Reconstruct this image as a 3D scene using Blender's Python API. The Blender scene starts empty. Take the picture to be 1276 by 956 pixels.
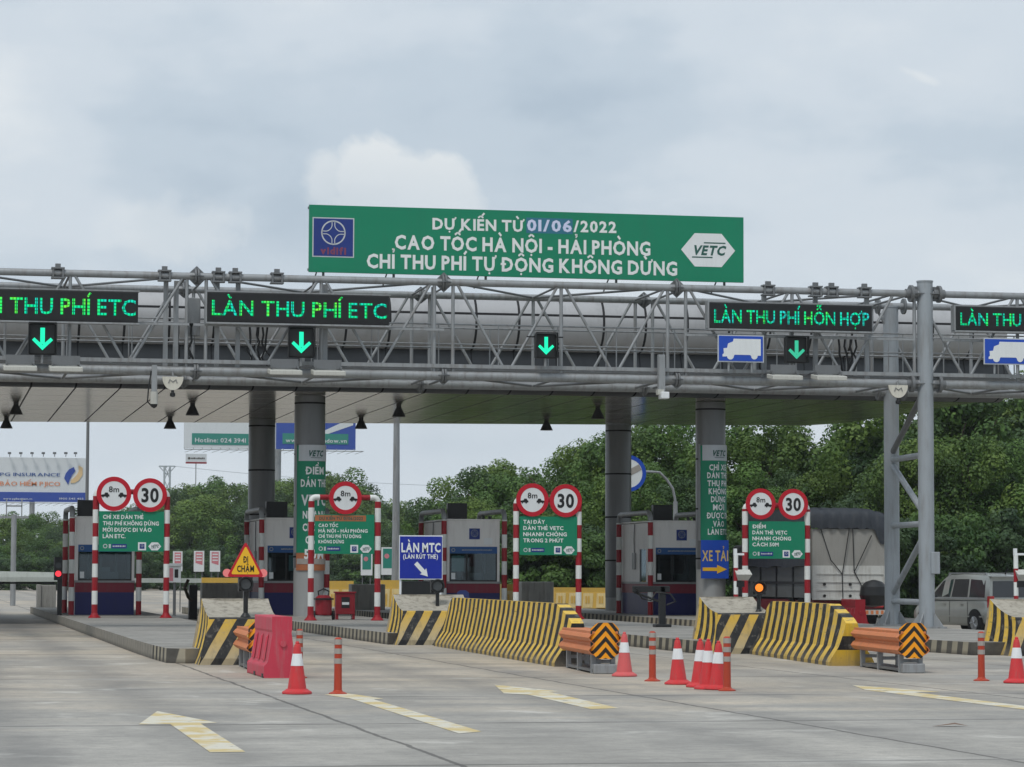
import bpy, math, random
import numpy as np
from math import sin, cos, tan, atan, radians, pi, sqrt, degrees
from mathutils import Vector, Matrix
random.seed(7)
S = bpy.context.scene
COL = S.collection

# ------------------------------------------------------------------ camera
FPX, CX, CY, HCAM = 3550., 638., 478., 1.7
PITCH = atan((716 - 478) / FPX); YAW = atan(731 * cos(PITCH) / FPX); ROLL = .0033
_F0 = Vector((sin(YAW), cos(YAW), 0)); _R0 = Vector((cos(YAW), -sin(YAW), 0)); _Z = Vector((0, 0, 1))
FW = _F0 * cos(PITCH) + _Z * sin(PITCH); _U0 = -_F0 * sin(PITCH) + _Z * cos(PITCH)
RT = _R0 * cos(ROLL) + _U0 * sin(ROLL); UP = _U0 * cos(ROLL) - _R0 * sin(ROLL)
EYE = Vector((0, 0, HCAM))
cam = bpy.data.cameras.new("camera"); co = bpy.data.objects.new("camera", cam); COL.objects.link(co)
co.matrix_world = Matrix(((RT.x, UP.x, -FW.x, 0), (RT.y, UP.y, -FW.y, 0), (RT.z, UP.z, -FW.z, HCAM), (0, 0, 0, 1)))
cam.sensor_fit = 'HORIZONTAL'; cam.sensor_width = 36; cam.lens = 36 * FPX / 1276
cam.clip_start = .5; cam.clip_end = 6000
S.camera = co
def ray(x, y): return FW + RT * ((x - CX) / FPX) - UP * ((y - CY) / FPX)
def g(x, y, z=0.):
    d = ray(x, y); t = (z - HCAM) / d.z
    return Vector((d.x * t, d.y * t, z))
def aY(x, y, Y):
    d = ray(x, y); t = Y / d.y
    return Vector((d.x * t, Y, HCAM + d.z * t))

# ------------------------------------------------------------------ world, sun, exposure
SUN_EL, SUN_AZ = radians(58), radians(215)       # azimuth measured clockwise from +Y
W = bpy.data.worlds.new("World"); S.world = W; W.use_nodes = True
nt = W.node_tree; nt.nodes.clear()
def wn(t, **k):
    n = nt.nodes.new(t)
    for a, b in k.items(): setattr(n, a, b)
    return n
def wmath(op, a, b=None, c=None, clamp=False):
    n = wn('ShaderNodeMath', operation=op); n.use_clamp = clamp
    for i, v in enumerate((a, b, c)):
        if v is None: continue
        if isinstance(v, (int, float)): n.inputs[i].default_value = v
        else: nt.links.new(v, n.inputs[i])
    return n.outputs[0]
def wmix(f, a, b):
    n = wn('ShaderNodeMix', data_type='RGBA')
    for i, v in ((0, f), (6, a), (7, b)):
        if isinstance(v, (int, float)): n.inputs[i].default_value = v
        elif isinstance(v, tuple): n.inputs[i].default_value = (*v, 1)
        else: nt.links.new(v, n.inputs[i])
    return n.outputs[2]
def wnoise(vec, scale, detail=6, rough=.55, mapscale=None, loc=(0, 0, 0)):
    if mapscale:
        m = wn('ShaderNodeMapping'); m.inputs['Scale'].default_value = mapscale; m.inputs['Location'].default_value = loc
        nt.links.new(vec, m.inputs['Vector']); vec = m.outputs[0]
    n = wn('ShaderNodeTexNoise'); n.inputs['Scale'].default_value = scale; n.inputs['Detail'].default_value = detail
    n.inputs['Roughness'].default_value = rough; nt.links.new(vec, n.inputs['Vector'])
    return n.outputs['Fac']
def wramp(f, stops):
    n = wn('ShaderNodeValToRGB'); e = n.color_ramp.elements
    while len(e) < len(stops): e.new(.5)
    for el, (p, c) in zip(e, stops): el.position = p; el.color = (c, c, c, 1) if isinstance(c, (int, float)) else (*c, 1)
    nt.links.new(f, n.inputs[0]); return n.outputs[0]
sky = wn('ShaderNodeTexSky', sky_type='NISHITA'); sky.sun_disc = False
sky.sun_elevation = SUN_EL; sky.sun_rotation = SUN_AZ; sky.air_density = 1.2; sky.dust_density = 3
tc = wn('ShaderNodeTexCoord'); dirv = tc.outputs['Generated']
n1 = wnoise(dirv, 5.5, 7, .52, (1, 1, 2.6), (3.1, 1.7, .4))
n2 = wnoise(dirv, 15, 6, .5, (1, 1, 1.8), (1.3, 4.7, 2.2))
nn = wmath('ADD', wmath('MULTIPLY', n1, .72), wmath('MULTIPLY', n2, .28))
CL = 10.0 * .95
cloud = wramp(nn, [(.36, (.455 * CL, .545 * CL, .640 * CL)), (.46, (.545 * CL, .630 * CL, .715 * CL)), (.55, (.640 * CL, .710 * CL, .780 * CL)), (.66, (.75 * CL, .80 * CL, .84 * CL))])
cloud.node.color_ramp.interpolation = 'EASE'
sep = wn('ShaderNodeSeparateXYZ'); nt.links.new(dirv, sep.inputs[0])
# paler toward the horizon
hz = wramp(sep.outputs[2], [(0.0, 1.0), (.14, 0.0)])
cloud = wmix(wmath('MULTIPLY', hz, .75), cloud, (.70 * CL, .765 * CL, .83 * CL))
# one white cumulus
d0 = ray(492, 222).normalized(); ra = Vector((d0.y, -d0.x, 0)).normalized()
vd = wn('ShaderNodeVectorMath', operation='DOT_PRODUCT'); nt.links.new(dirv, vd.inputs[0]); vd.inputs[1].default_value = ra
vf = wn('ShaderNodeVectorMath', operation='DOT_PRODUCT'); nt.links.new(dirv, vf.inputs[0]); vf.inputs[1].default_value = d0
n3 = wnoise(dirv, 85, 7, .62)
n4 = wnoise(dirv, 34, 5, .5)
def blob(cx, cz, rx, rz, amp, soft, skew=0.):
    u = wmath('DIVIDE', wmath('SUBTRACT', vd.outputs['Value'], cx), rx)
    v = wmath('DIVIDE', wmath('SUBTRACT', wmath('SUBTRACT', sep.outputs[2], cz), wmath('MULTIPLY', wmath('SUBTRACT', vd.outputs['Value'], cx), skew)), rz)
    d = wmath('ADD', wmath('MULTIPLY', u, u), wmath('MULTIPLY', v, v))
    d = wmath('ADD', d, wmath('MULTIPLY', wmath('SUBTRACT', n3, .5), amp))
    d = wmath('ADD', d, wmath('MULTIPLY', wmath('SUBTRACT', n4, .5), amp))
    m = wmath('SUBTRACT', 1.0, wmath('DIVIDE', wmath('SUBTRACT', d, 1 - soft), soft), clamp=True)
    return wmath('MULTIPLY', m, wmath('GREATER_THAN', vf.outputs['Value'], 0))
b1 = blob(.007, d0.z - .007, .0255, .0180, 1.25, .45)
b2 = blob(-.008, d0.z - .004, .0165, .0200, 1.35, .5)
b2b = blob(-.024, d0.z - .001, .011, .0115, 1.7, .7)
b3 = blob(-.080, d0.z - .018, .030, .012, 3.0, 1.0)
b4 = blob(.181, d0.z + .034, .0075, .0020, 2.2, 1.0, -.42)
mk = wmath('MAXIMUM', wmath('MAXIMUM', b1, b2), wmath('MULTIPLY', b2b, .8))
fade = wramp(wmath('SUBTRACT', sep.outputs[2], d0.z - .032), [(0.0, .0), (.030, .65), (.046, 1.0)])
mk = wmath('MULTIPLY', wmath('MULTIPLY', mk, fade), .80)
mk = wmath('MAXIMUM', wmath('MAXIMUM', mk, wmath('MULTIPLY', b3, .30)), wmath('MULTIPLY', b4, .42))
cloud = wmix(mk, cloud, (.84 * CL, .865 * CL, .87 * CL))
bg = wn('ShaderNodeBackground'); bg.inputs['Strength'].default_value = .1
nt.links.new(wmix(.93, sky.outputs[0], cloud), bg.inputs['Color'])
wo = wn('ShaderNodeOutputWorld'); nt.links.new(bg.outputs[0], wo.inputs[0])

sl = bpy.data.lights.new("sun", 'SUN'); sl.energy = 1.5; sl.angle = radians(14); sl.color = (1, .965, .91)
so = bpy.data.objects.new("sun", sl); COL.objects.link(so)
sd = Vector((sin(SUN_AZ) * cos(SUN_EL), cos(SUN_AZ) * cos(SUN_EL), sin(SUN_EL)))
so.rotation_euler = sd.to_track_quat('Z', 'Y').to_euler(); so.location = (0, 0, 60)
S.view_settings.view_transform = 'Standard'; S.view_settings.look = 'None'
S.view_settings.exposure = 0.12; S.view_settings.gamma = 1; S.view_settings.use_curve_mapping = False
S.cycles.max_bounces = 6; S.cycles.diffuse_bounces = 4; S.cycles.glossy_bounces = 3; S.cycles.transparent_max_bounces = 8
S.cycles.use_denoising = True

# ------------------------------------------------------------------ materials
def srgb(r, g_, b):
    f = lambda c: (c / 255 / 12.92) if c / 255 <= .04045 else ((c / 255 + .055) / 1.055) ** 2.4
    return (f(r), f(g_), f(b))
class NT:
    def __init__(s, name):
        s.m = bpy.data.materials.new(name); s.m.use_nodes = True; s.t = s.m.node_tree; s.t.nodes.clear()
        s.out = s.n('ShaderNodeOutputMaterial'); s.tc = s.n('ShaderNodeTexCoord')
    def n(s, t, **k):
        x = s.t.nodes.new(t)
        for a, b in k.items(): setattr(x, a, b)
        return x
    def put(s, sock, v):
        if isinstance(v, (int, float)): sock.default_value = v
        elif isinstance(v, tuple): sock.default_value = (*v, 1) if len(v) == 3 and sock.type == 'RGBA' else v
        else: s.t.links.new(v, sock)
    def math(s, op, a, b=None, c=None, clamp=False):
        n = s.n('ShaderNodeMath', operation=op); n.use_clamp = clamp
        for i, v in enumerate((a, b, c)):
            if v is not None: s.put(n.inputs[i], v)
        return n.outputs[0]
    def mix(s, f, a, b, blend='MIX'):
        n = s.n('ShaderNodeMix', data_type='RGBA', blend_type=blend)
        s.put(n.inputs[0], f); s.put(n.inputs[6], a); s.put(n.inputs[7], b); return n.outputs[2]
    def pos(s, kind='Object', scale=None, loc=None, rot=None):
        v = s.tc.outputs[kind] if kind != 'World' else s.n('ShaderNodeNewGeometry').outputs['Position']
        if scale or loc or rot:
            m = s.n('ShaderNodeMapping'); s.t.links.new(v, m.inputs[0])
            if scale: m.inputs['Scale'].default_value = scale
            if loc: m.inputs['Location'].default_value = loc
            if rot: m.inputs['Rotation'].default_value = rot
            v = m.outputs[0]
        return v
    def noise(s, vec, scale, detail=4, rough=.55):
        n = s.n('ShaderNodeTexNoise'); s.t.links.new(vec, n.inputs['Vector'])
        n.inputs['Scale'].default_value = scale; n.inputs['Detail'].default_value = detail; n.inputs['Roughness'].default_value = rough
        return n.outputs['Fac']
    def ramp(s, f, stops):
        n = s.n('ShaderNodeValToRGB'); e = n.color_ramp.elements
        while len(e) < len(stops): e.new(.5)
        for el, (p, c) in zip(e, stops): el.position = p; el.color = (c, c, c, 1) if isinstance(c, (int, float)) else (*c, 1)
        s.put(n.inputs[0], f); return n.outputs[0]
    def xyz(s, v):
        n = s.n('ShaderNodeSeparateXYZ'); s.t.links.new(v, n.inputs[0]); return n.outputs
    def bsdf(s, col, rough=.6, metal=0., spec=.5, bump=None, bd=.02, **k):
        b = s.n('ShaderNodeBsdfPrincipled'); s.put(b.inputs['Base Color'], col); s.put(b.inputs['Roughness'], rough)
        s.put(b.inputs['Metallic'], metal); s.put(b.inputs['Specular IOR Level'], spec)
        for a, v in k.items(): s.put(b.inputs[a], v)
        if bump is not None:
            bn = s.n('ShaderNodeBump'); s.put(bn.inputs['Height'], bump); bn.inputs['Distance'].default_value = bd; bn.inputs['Strength'].default_value = .6
            s.t.links.new(bn.outputs[0], b.inputs['Normal'])
        return b.outputs[0]
    def done(s, sh): s.t.links.new(sh, s.out.inputs[0]); return s.m
def sc(c, k): return tuple(min(1, x * k) for x in c)
_seed = [0]
def mat(name, col, rough=.55, metal=0., var=.12, scale=2.5, dirt=.25, dirtcol=(.10, .09, .075), spec=.4, streak=True, bump=0):
    """plain painted / coated surface with tone variation and grime"""
    N = NT(name); _seed[0] += 1.37
    a = N.noise(N.pos('Object', loc=(_seed[0], 0, 0)), scale, 5)
    c = N.mix(a, sc(col, 1 - var), sc(col, 1 + var))
    if dirt:
        st = N.noise(N.pos('Object', scale=(3.5, 3.5, .45) if streak else (1, 1, 1), loc=(0, _seed[0], 0)), scale * 1.4, 6, .62)
        c = N.mix(N.math('MULTIPLY', N.ramp(st, [(.48, 0.), (.72, 1.)]), dirt), c, dirtcol)
    r = N.math('ADD', rough - .06, N.math('MULTIPLY', a, .12))
    return N.done(N.bsdf(c, r, metal, spec, bump=a if bump else None, bd=bump))
def emit(name, col, st):
    N = NT(name); e = N.n('ShaderNodeEmission'); e.inputs[0].default_value = (*col, 1); e.inputs[1].default_value = st
    return N.done(e.outputs[0])
M = {}
M['steel'] = mat('galvanised_steel', (.30, .315, .325), .5, .3, .22, 1.6, .5, (.13, .105, .085))
M['steel_dark'] = mat('dull_grey_steel', (.17, .178, .185), .5, .3, .15, 2, .3)
M['pillar'] = mat('pillar_grey_paint', (.32, .35, .375), .45, .12, .12, 1.5, .4, (.17, .155, .135))
M['black'] = mat('black_plastic', (.012, .013, .014), .45, 0, .3, 3, .15, (.05, .05, .05))
M['screen'] = mat('black_led_panel', (.010, .011, .012), .5, 0, .2, 3, 0)
M['green'] = mat('green_sign_sheet', srgb(4, 128, 94), .45, 0, .06, .6, .14, (.03, .12, .09))
M['white'] = mat('white_sign_vinyl', (.74, .77, .78), .5, 0, .05, 2, .12, (.4, .4, .38))
M['letter'] = mat('white_lettering', (.76, .79, .78), .5, 0, .04, 2, .05)
M['greyplate'] = mat('silver_vinyl', (.52, .55, .58), .5, 0, .05, 2, .1)
M['darkletter'] = mat('dark_green_lettering', (.02, .10, .08), .5, 0, .05, 2, 0)
M['blue'] = mat('blue_sign_sheet', (.004, .022, .32), .45, 0, .08, 1.5, .08)
M['bluetruck'] = mat('bright_blue_sign_sheet', (.01, .07, .46), .45, 0, .06, 1.5, .05)
M['logo_blue'] = mat('deep_blue_vinyl', (.012, .035, .21), .5, 0, .08, 2, .1)
M['red'] = mat('red_post_paint', srgb(150, 18, 32), .45, 0, .14, 3, .22, (.07, .02, .02))
M['redrim'] = mat('red_reflective_rim', srgb(188, 16, 40), .4, 0, .07, 2, .1)
M['postwhite'] = mat('white_post_paint', (.72, .74, .72), .5, 0, .08, 3, .25, (.3, .28, .25))
M['datelet'] = mat('pale_violet_lettering', (.62, .66, .86), .5, 0, .05, 2, 0)
M['datepatch'] = mat('bluish_date_patch', (.03, .16, .24), .5, 0, .08, 2, 0)
M['redletter'] = mat('dark_red_lettering', (.20, .05, .10), .5, 0, .1, 2, 0)
M['purple'] = mat('violet_lettering', (.10, .12, .42), .5, 0, .1, 2, 0)
M['booth_white'] = mat('booth_grey_panel', (.76, .75, .73), .5, 0, .06, 1.2, .22, (.26, .25, .22))
M['booth_red'] = mat('booth_red_band', (.19, .012, .03), .5, 0, .12, 2, .2)
M['booth_blue'] = mat('booth_navy_base', (.007, .010, .10), .45, 0, .15, 2, .2, (.02, .02, .05))
M['header_blue'] = mat('booth_header_blue', (.015, .085, .26), .45, 0, .08, 2, .08)
M['frame'] = mat('window_frame', (.28, .29, .29), .5, .2, .1, 3, .2)
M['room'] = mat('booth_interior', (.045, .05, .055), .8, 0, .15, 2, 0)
M['curtain'] = mat('pale_blind', (.30, .33, .34), .8, 0, .1, 4, .1)
M['teal'] = mat('pale_teal_poster', (.35, .62, .58), .6, 0, .1, 5, .1)
M['orange_beam'] = mat('orange_guard_beam', srgb(206, 124, 76), .55, 0, .14, 2.2, .3, (.20, .12, .07))
M['chev_o'] = mat('amber_reflector', srgb(244, 158, 22), .4, 0, .06, 2, .05)
M['chev_k'] = mat('black_reflector', (.014, .013, .012), .45, 0, .2, 2, .1)
M['cone'] = mat('cone_red', srgb(200, 52, 56), .55, 0, .14, 5, .4, (.30, .12, .10))
M['cone_old'] = mat('faded_cone_red', srgb(206, 92, 92), .6, 0, .10, 4, .25, (.35, .2, .18))
M['reflect'] = mat('white_reflective_band', (.74, .76, .77), .4, 0, .08, 5, .25, (.40, .36, .33))
M['deli'] = mat('delineator_orange', srgb(172, 62, 38), .5, 0, .1, 4, .25, (.2, .1, .07))
M['deli_band'] = mat('delineator_grey_band', (.36, .33, .30), .5, 0, .15, 6, .3)
M['redplastic'] = mat('faded_red_plastic', srgb(194, 58, 78), .6, 0, .18, 2.6, .45, (.36, .19, .19))
M['redcart'] = mat('fire_red_paint', srgb(142, 22, 36), .4, 0, .1, 3, .15)
M['yplastic'] = mat('yellow_plastic', (.72, .46, .09), .5, 0, .1, 3, .25, (.45, .36, .2))
M['ypale'] = mat('pale_yellow_panel', (.78, .62, .30), .5, 0, .1, 3, .2)
M['rubber'] = mat('tyre_rubber', (.018, .018, .019), .8, 0, .2, 6, .3, (.06, .055, .05))
M['rim'] = mat('alloy_rim', (.45, .46, .47), .35, .7, .1, 4, .2)
M['carpaint'] = mat('greige_car_paint', (.42, .425, .395), .25, .30, .05, .8, .12, (.2, .19, .16), .6)
M['carglass'] = mat('car_glass', (.014, .018, .024), .08, 0, .15, 1, 0, spec=.8)
M['lampred'] = mat('red_lens', (.5, .03, .03), .25, 0, .1, 4, 0)
M['concrete_old'] = None
M['tarp'] = mat('dark_tarpaulin', (.030, .036, .046), .55, 0, .25, 1.4, .3, (.07, .07, .07), bump=.05)
M['canvas'] = mat('grey_canvas', (.29, .285, .265), .75, 0, .06, 1.2, .25, (.17, .16, .14), bump=.02)
M['tailgate'] = mat('dirty_white_tailgate', (.53, .535, .51), .55, 0, .08, 1.6, .55, (.27, .25, .21))
M['trucksteel'] = mat('truck_side_steel', (.13, .14, .145), .5, .2, .15, 2, .4)
M['chassisred'] = mat('red_chassis', (.16, .016, .026), .55, 0, .15, 3, .35)
M['bark'] = mat('bark', (.07, .055, .042), .85, 0, .3, 4, .2)
M['adwhite'] = mat('billboard_white', (.66, .69, .71), .55, 0, .03, .5, .05)
M['adblue'] = mat('billboard_blue', (.03, .075, .36), .5, 0, .1, .5, .05)
M['adgreen'] = mat('billboard_green', (.03, .24, .19), .5, 0, .05, 1, .05)
M['adorange'] = mat('billboard_orange', (.70, .26, .12), .5, 0, .05, 1, 0)
M['adcream'] = mat('billboard_sand', (.72, .52, .28), .5, 0, .05, 1, 0)
M['adnavy'] = mat('billboard_navy_letter', (.04, .10, .30), .5, 0, .05, 1, 0)
M['pink'] = mat('poster_pink', (.62, .22, .26), .55, 0, .15, 9, .1)
M['pylon'] = mat('pylon_hazed_zinc', (.40, .44, .46), .6, .2, .05, 1, 0)  # pale grey has the fading of distant haze mixed in
M['lamp'] = mat('lamp_housing', (.035, .036, .038), .5, .2, .2, 3, .2)
M['orangeband'] = mat('orange_band', srgb(172, 104, 66), .5, 0, .1, 3, .2)
M['cream'] = mat('cream_plate', (.62, .60, .52), .5, 0, .05, 4, .15)
M['cloth_blue'] = mat('blue_chair_plastic', (.05, .08, .30), .45, 0, .1, 4, .1)
M['yellow'] = mat('yellow_sign_sheet', srgb(240, 186, 40), .42, 0, .06, 3, .08)
M['antenna'] = mat('pale_antenna_housing', (.50, .50, .46), .5, 0, .06, 3, .2)
M['wallgrey'] = mat('weathered_concrete_block', (.36, .355, .335), .85, 0, .2, 2.2, .5, (.09, .085, .075))
M['yellowtext'] = mat('worn_yellow_lettering', (.72, .52, .14), .5, 0, .15, 5, .25, (.3, .3, .35))
M['litter'] = mat('brown_scrap', (.17, .10, .065), .8, 0, .2, 9, 0)
M['boom'] = mat('pale_boom_paint', (.52, .57, .54), .5, 0, .08, 1.5, .3, (.28, .30, .27))
M['lens_dark'] = mat('dark_lens', (.055, .062, .066), .2, 0, .1, 5, 0)

def m_led(sh=0.):
    N = NT('led_green'); x, y, z = N.xyz(N.pos('Object'))
    nx = N.noise(N.pos('Object', scale=(1, 1, .25)), 3.2, 2)
    nz = N.noise(N.pos('Object', scale=(.6, 1, 2)), 9, 2)
    c = N.ramp(N.math('ADD', N.math('ADD', N.math('MULTIPLY', nx, .7), N.math('MULTIPLY', nz, .3)), sh), [(.36, (.02, .52, .50)), (.45, (.0, .62, .32)), (.56, (.02, .70, .12)), (.68, (.16, .74, .05))])
    def cell(v): return N.math('LESS_THAN', N.math('ABSOLUTE', N.math('SUBTRACT', N.math('FRACT', N.math('DIVIDE', v, .085)), .5)), .38)
    k = N.math('ADD', .28, N.math('MULTIPLY', N.math('MULTIPLY', cell(x), cell(z)), 1.0))
    e = N.n('ShaderNodeEmission'); N.put(e.inputs[0], c); N.put(e.inputs[1], k)
    return N.done(e.outputs[0])
M['led'] = m_led(); M['led_cyan'] = m_led(-.045)
M['arrow'] = emit('green_signal_light', (.02, .90, .48), 1.15)
M['arrow_dim'] = emit('dim_green_signal_light', (.05, .55, .33), .95)
M['redlight'] = emit('red_signal_light', (1, .05, .07), 1.4)
M['orangelight'] = emit('amber_signal_light', (1, .25, .035), 1.3)
M['pinkglow'] = emit('warning_lamp_glow', (.75, .22, .22), .8)

def m_glass():
    N = NT('booth_glass'); gl = N.n('ShaderNodeBsdfGlossy'); gl.inputs['Roughness'].default_value = .04; gl.inputs[0].default_value = (.8, .9, .95, 1)
    tr = N.n('ShaderNodeBsdfTransparent'); tr.inputs[0].default_value = (.55, .62, .64, 1)
    lw = N.n('ShaderNodeLayerWeight'); lw.inputs[0].default_value = .25
    mx = N.n('ShaderNodeMixShader'); N.put(mx.inputs[0], N.math('ADD', .05, N.math('MULTIPLY', lw.outputs['Fresnel'], .35)))
    N.t.links.new(tr.outputs[0], mx.inputs[1]); N.t.links.new(gl.outputs[0], mx.inputs[2])
    return N.done(mx.outputs[0])
M['glass'] = m_glass()

def m_paint_worn(name, col, under=(.30, .28, .25), amt=.5, rough=.7):
    N = NT(name); p = N.pos('World')
    a = N.noise(p, 1.3, 5); f = N.noise(p, 7., 5, .65); st = N.noise(N.pos('World', scale=(4, 4, .6)), 2.2, 5, .6)
    c = N.mix(a, sc(col, .8), sc(col, 1.15))
    c = N.mix(N.math('MULTIPLY', N.ramp(st, [(.5, 0.), (.75, 1.)]), .40), c, (.12, .10, .075))
    c = N.mix(N.math('MULTIPLY', N.ramp(f, [(.60 - .12 * amt, 0.), (.66, 1.)]), amt), c, under)
    hz_ = N.xyz(p)[2]; splash = N.math('MULTIPLY', N.ramp(N.math('ADD', hz_, N.math('MULTIPLY', N.math('SUBTRACT', a, .5), .25)), [(.0, 1.), (.26, 0.)]), .55)
    c = N.mix(splash, c, (.20, .175, .135))
    sc_ = N.noise(N.pos('World', scale=(1, .35, 5)), 3.5, 4, .7)
    c = N.mix(N.math('MULTIPLY', N.ramp(sc_, [(.62, 0.), (.67, 1.)]), .6), c, (.07, .065, .06))
    return N.done(N.bsdf(c, rough, 0, .3, bump=f, bd=.01))
M['by'] = m_paint_worn('barrier_yellow', (.76, .50, .075), amt=.55)
M['by2'] = m_paint_worn('barrier_fresh_yellow', (.66, .42, .035), amt=.25)
M['bk'] = m_paint_worn('barrier_black', (.018, .018, .019), (.20, .185, .16), .65)
M['cool'] = m_paint_worn('bare_concrete_top', (.39, .36, .30), (.22, .20, .165), .9, .9)

def m_diag():
    N = NT('nose_diagonal_stripes'); x, y, z = N.xyz(N.pos('Object')); p = N.pos('World')
    wob = N.math('MULTIPLY', N.math('SUBTRACT', N.noise(p, 2.2, 3), .5), .10)
    u = N.math('FRACT', N.math('ADD', N.math('DIVIDE', N.math('SUBTRACT', x, N.math('MULTIPLY', z, .62)), .42), N.math('ADD', wob, 20.30)))
    m = N.ramp(N.math('MULTIPLY', N.math('ABSOLUTE', N.math('SUBTRACT', u, .5)), 2), [(.49, 0.), (.52, 1.)])
    f = N.noise(p, 6, 5, .65); st = N.noise(N.pos('World', scale=(4, 4, .7)), 2.1, 5, .6)
    low = N.ramp(z, [(.05, 1.), (.75, 0.)])
    ye = N.mix(low, (.56, .36, .06), (.42, .36, .24))
    c = N.mix(m, ye, (.022, .023, .025))
    top = N.math('GREATER_THAN', z, .845)
    c = N.mix(top, c, (.03, .03, .03))
    c = N.mix(N.math('MULTIPLY', N.ramp(f, [(.56, 0.), (.66, 1.)]), .4), c, (.26, .24, .2))
    c = N.mix(N.math('MULTIPLY', N.ramp(st, [(.5, 0.), (.7, 1.)]), .35), c, (.10, .09, .07))
    return N.done(N.bsdf(c, .75, 0, .3, bump=f, bd=.01))
M['diag'] = m_diag()

def m_kerb(name, k):
    N = NT(name); x, y, z = N.xyz(N.pos('World')); p = N.pos('World')
    u = N.math('FRACT', N.math('DIVIDE', N.math('ADD', y, N.math('MULTIPLY', z, .3)), .62))
    m = N.ramp(N.math('MULTIPLY', N.math('ABSOLUTE', N.math('SUBTRACT', u, .5)), 2), [(.47, 0.), (.55, 1.)])
    f = N.noise(N.pos('World', scale=(1, 1, 2)), 2.4, 6, .65); f2 = N.noise(N.pos('World', scale=(1, .35, 1.2)), 1.6, 5, .6)
    conc = N.mix(f, (.15, .14, .12), (.33, .31, .27))
    c = N.mix(m, (.40, .36, .27), (.035, .034, .033))
    c = N.mix(N.math('MULTIPLY', N.math('ADD', .35, f2), k, clamp=True), conc, c)
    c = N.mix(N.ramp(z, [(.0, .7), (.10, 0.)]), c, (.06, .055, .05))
    return N.done(N.bsdf(c, .9, 0, .2, bump=f, bd=.02))
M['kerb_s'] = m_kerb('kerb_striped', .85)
M['kerb_p'] = m_kerb('kerb_plain', .10)

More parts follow.
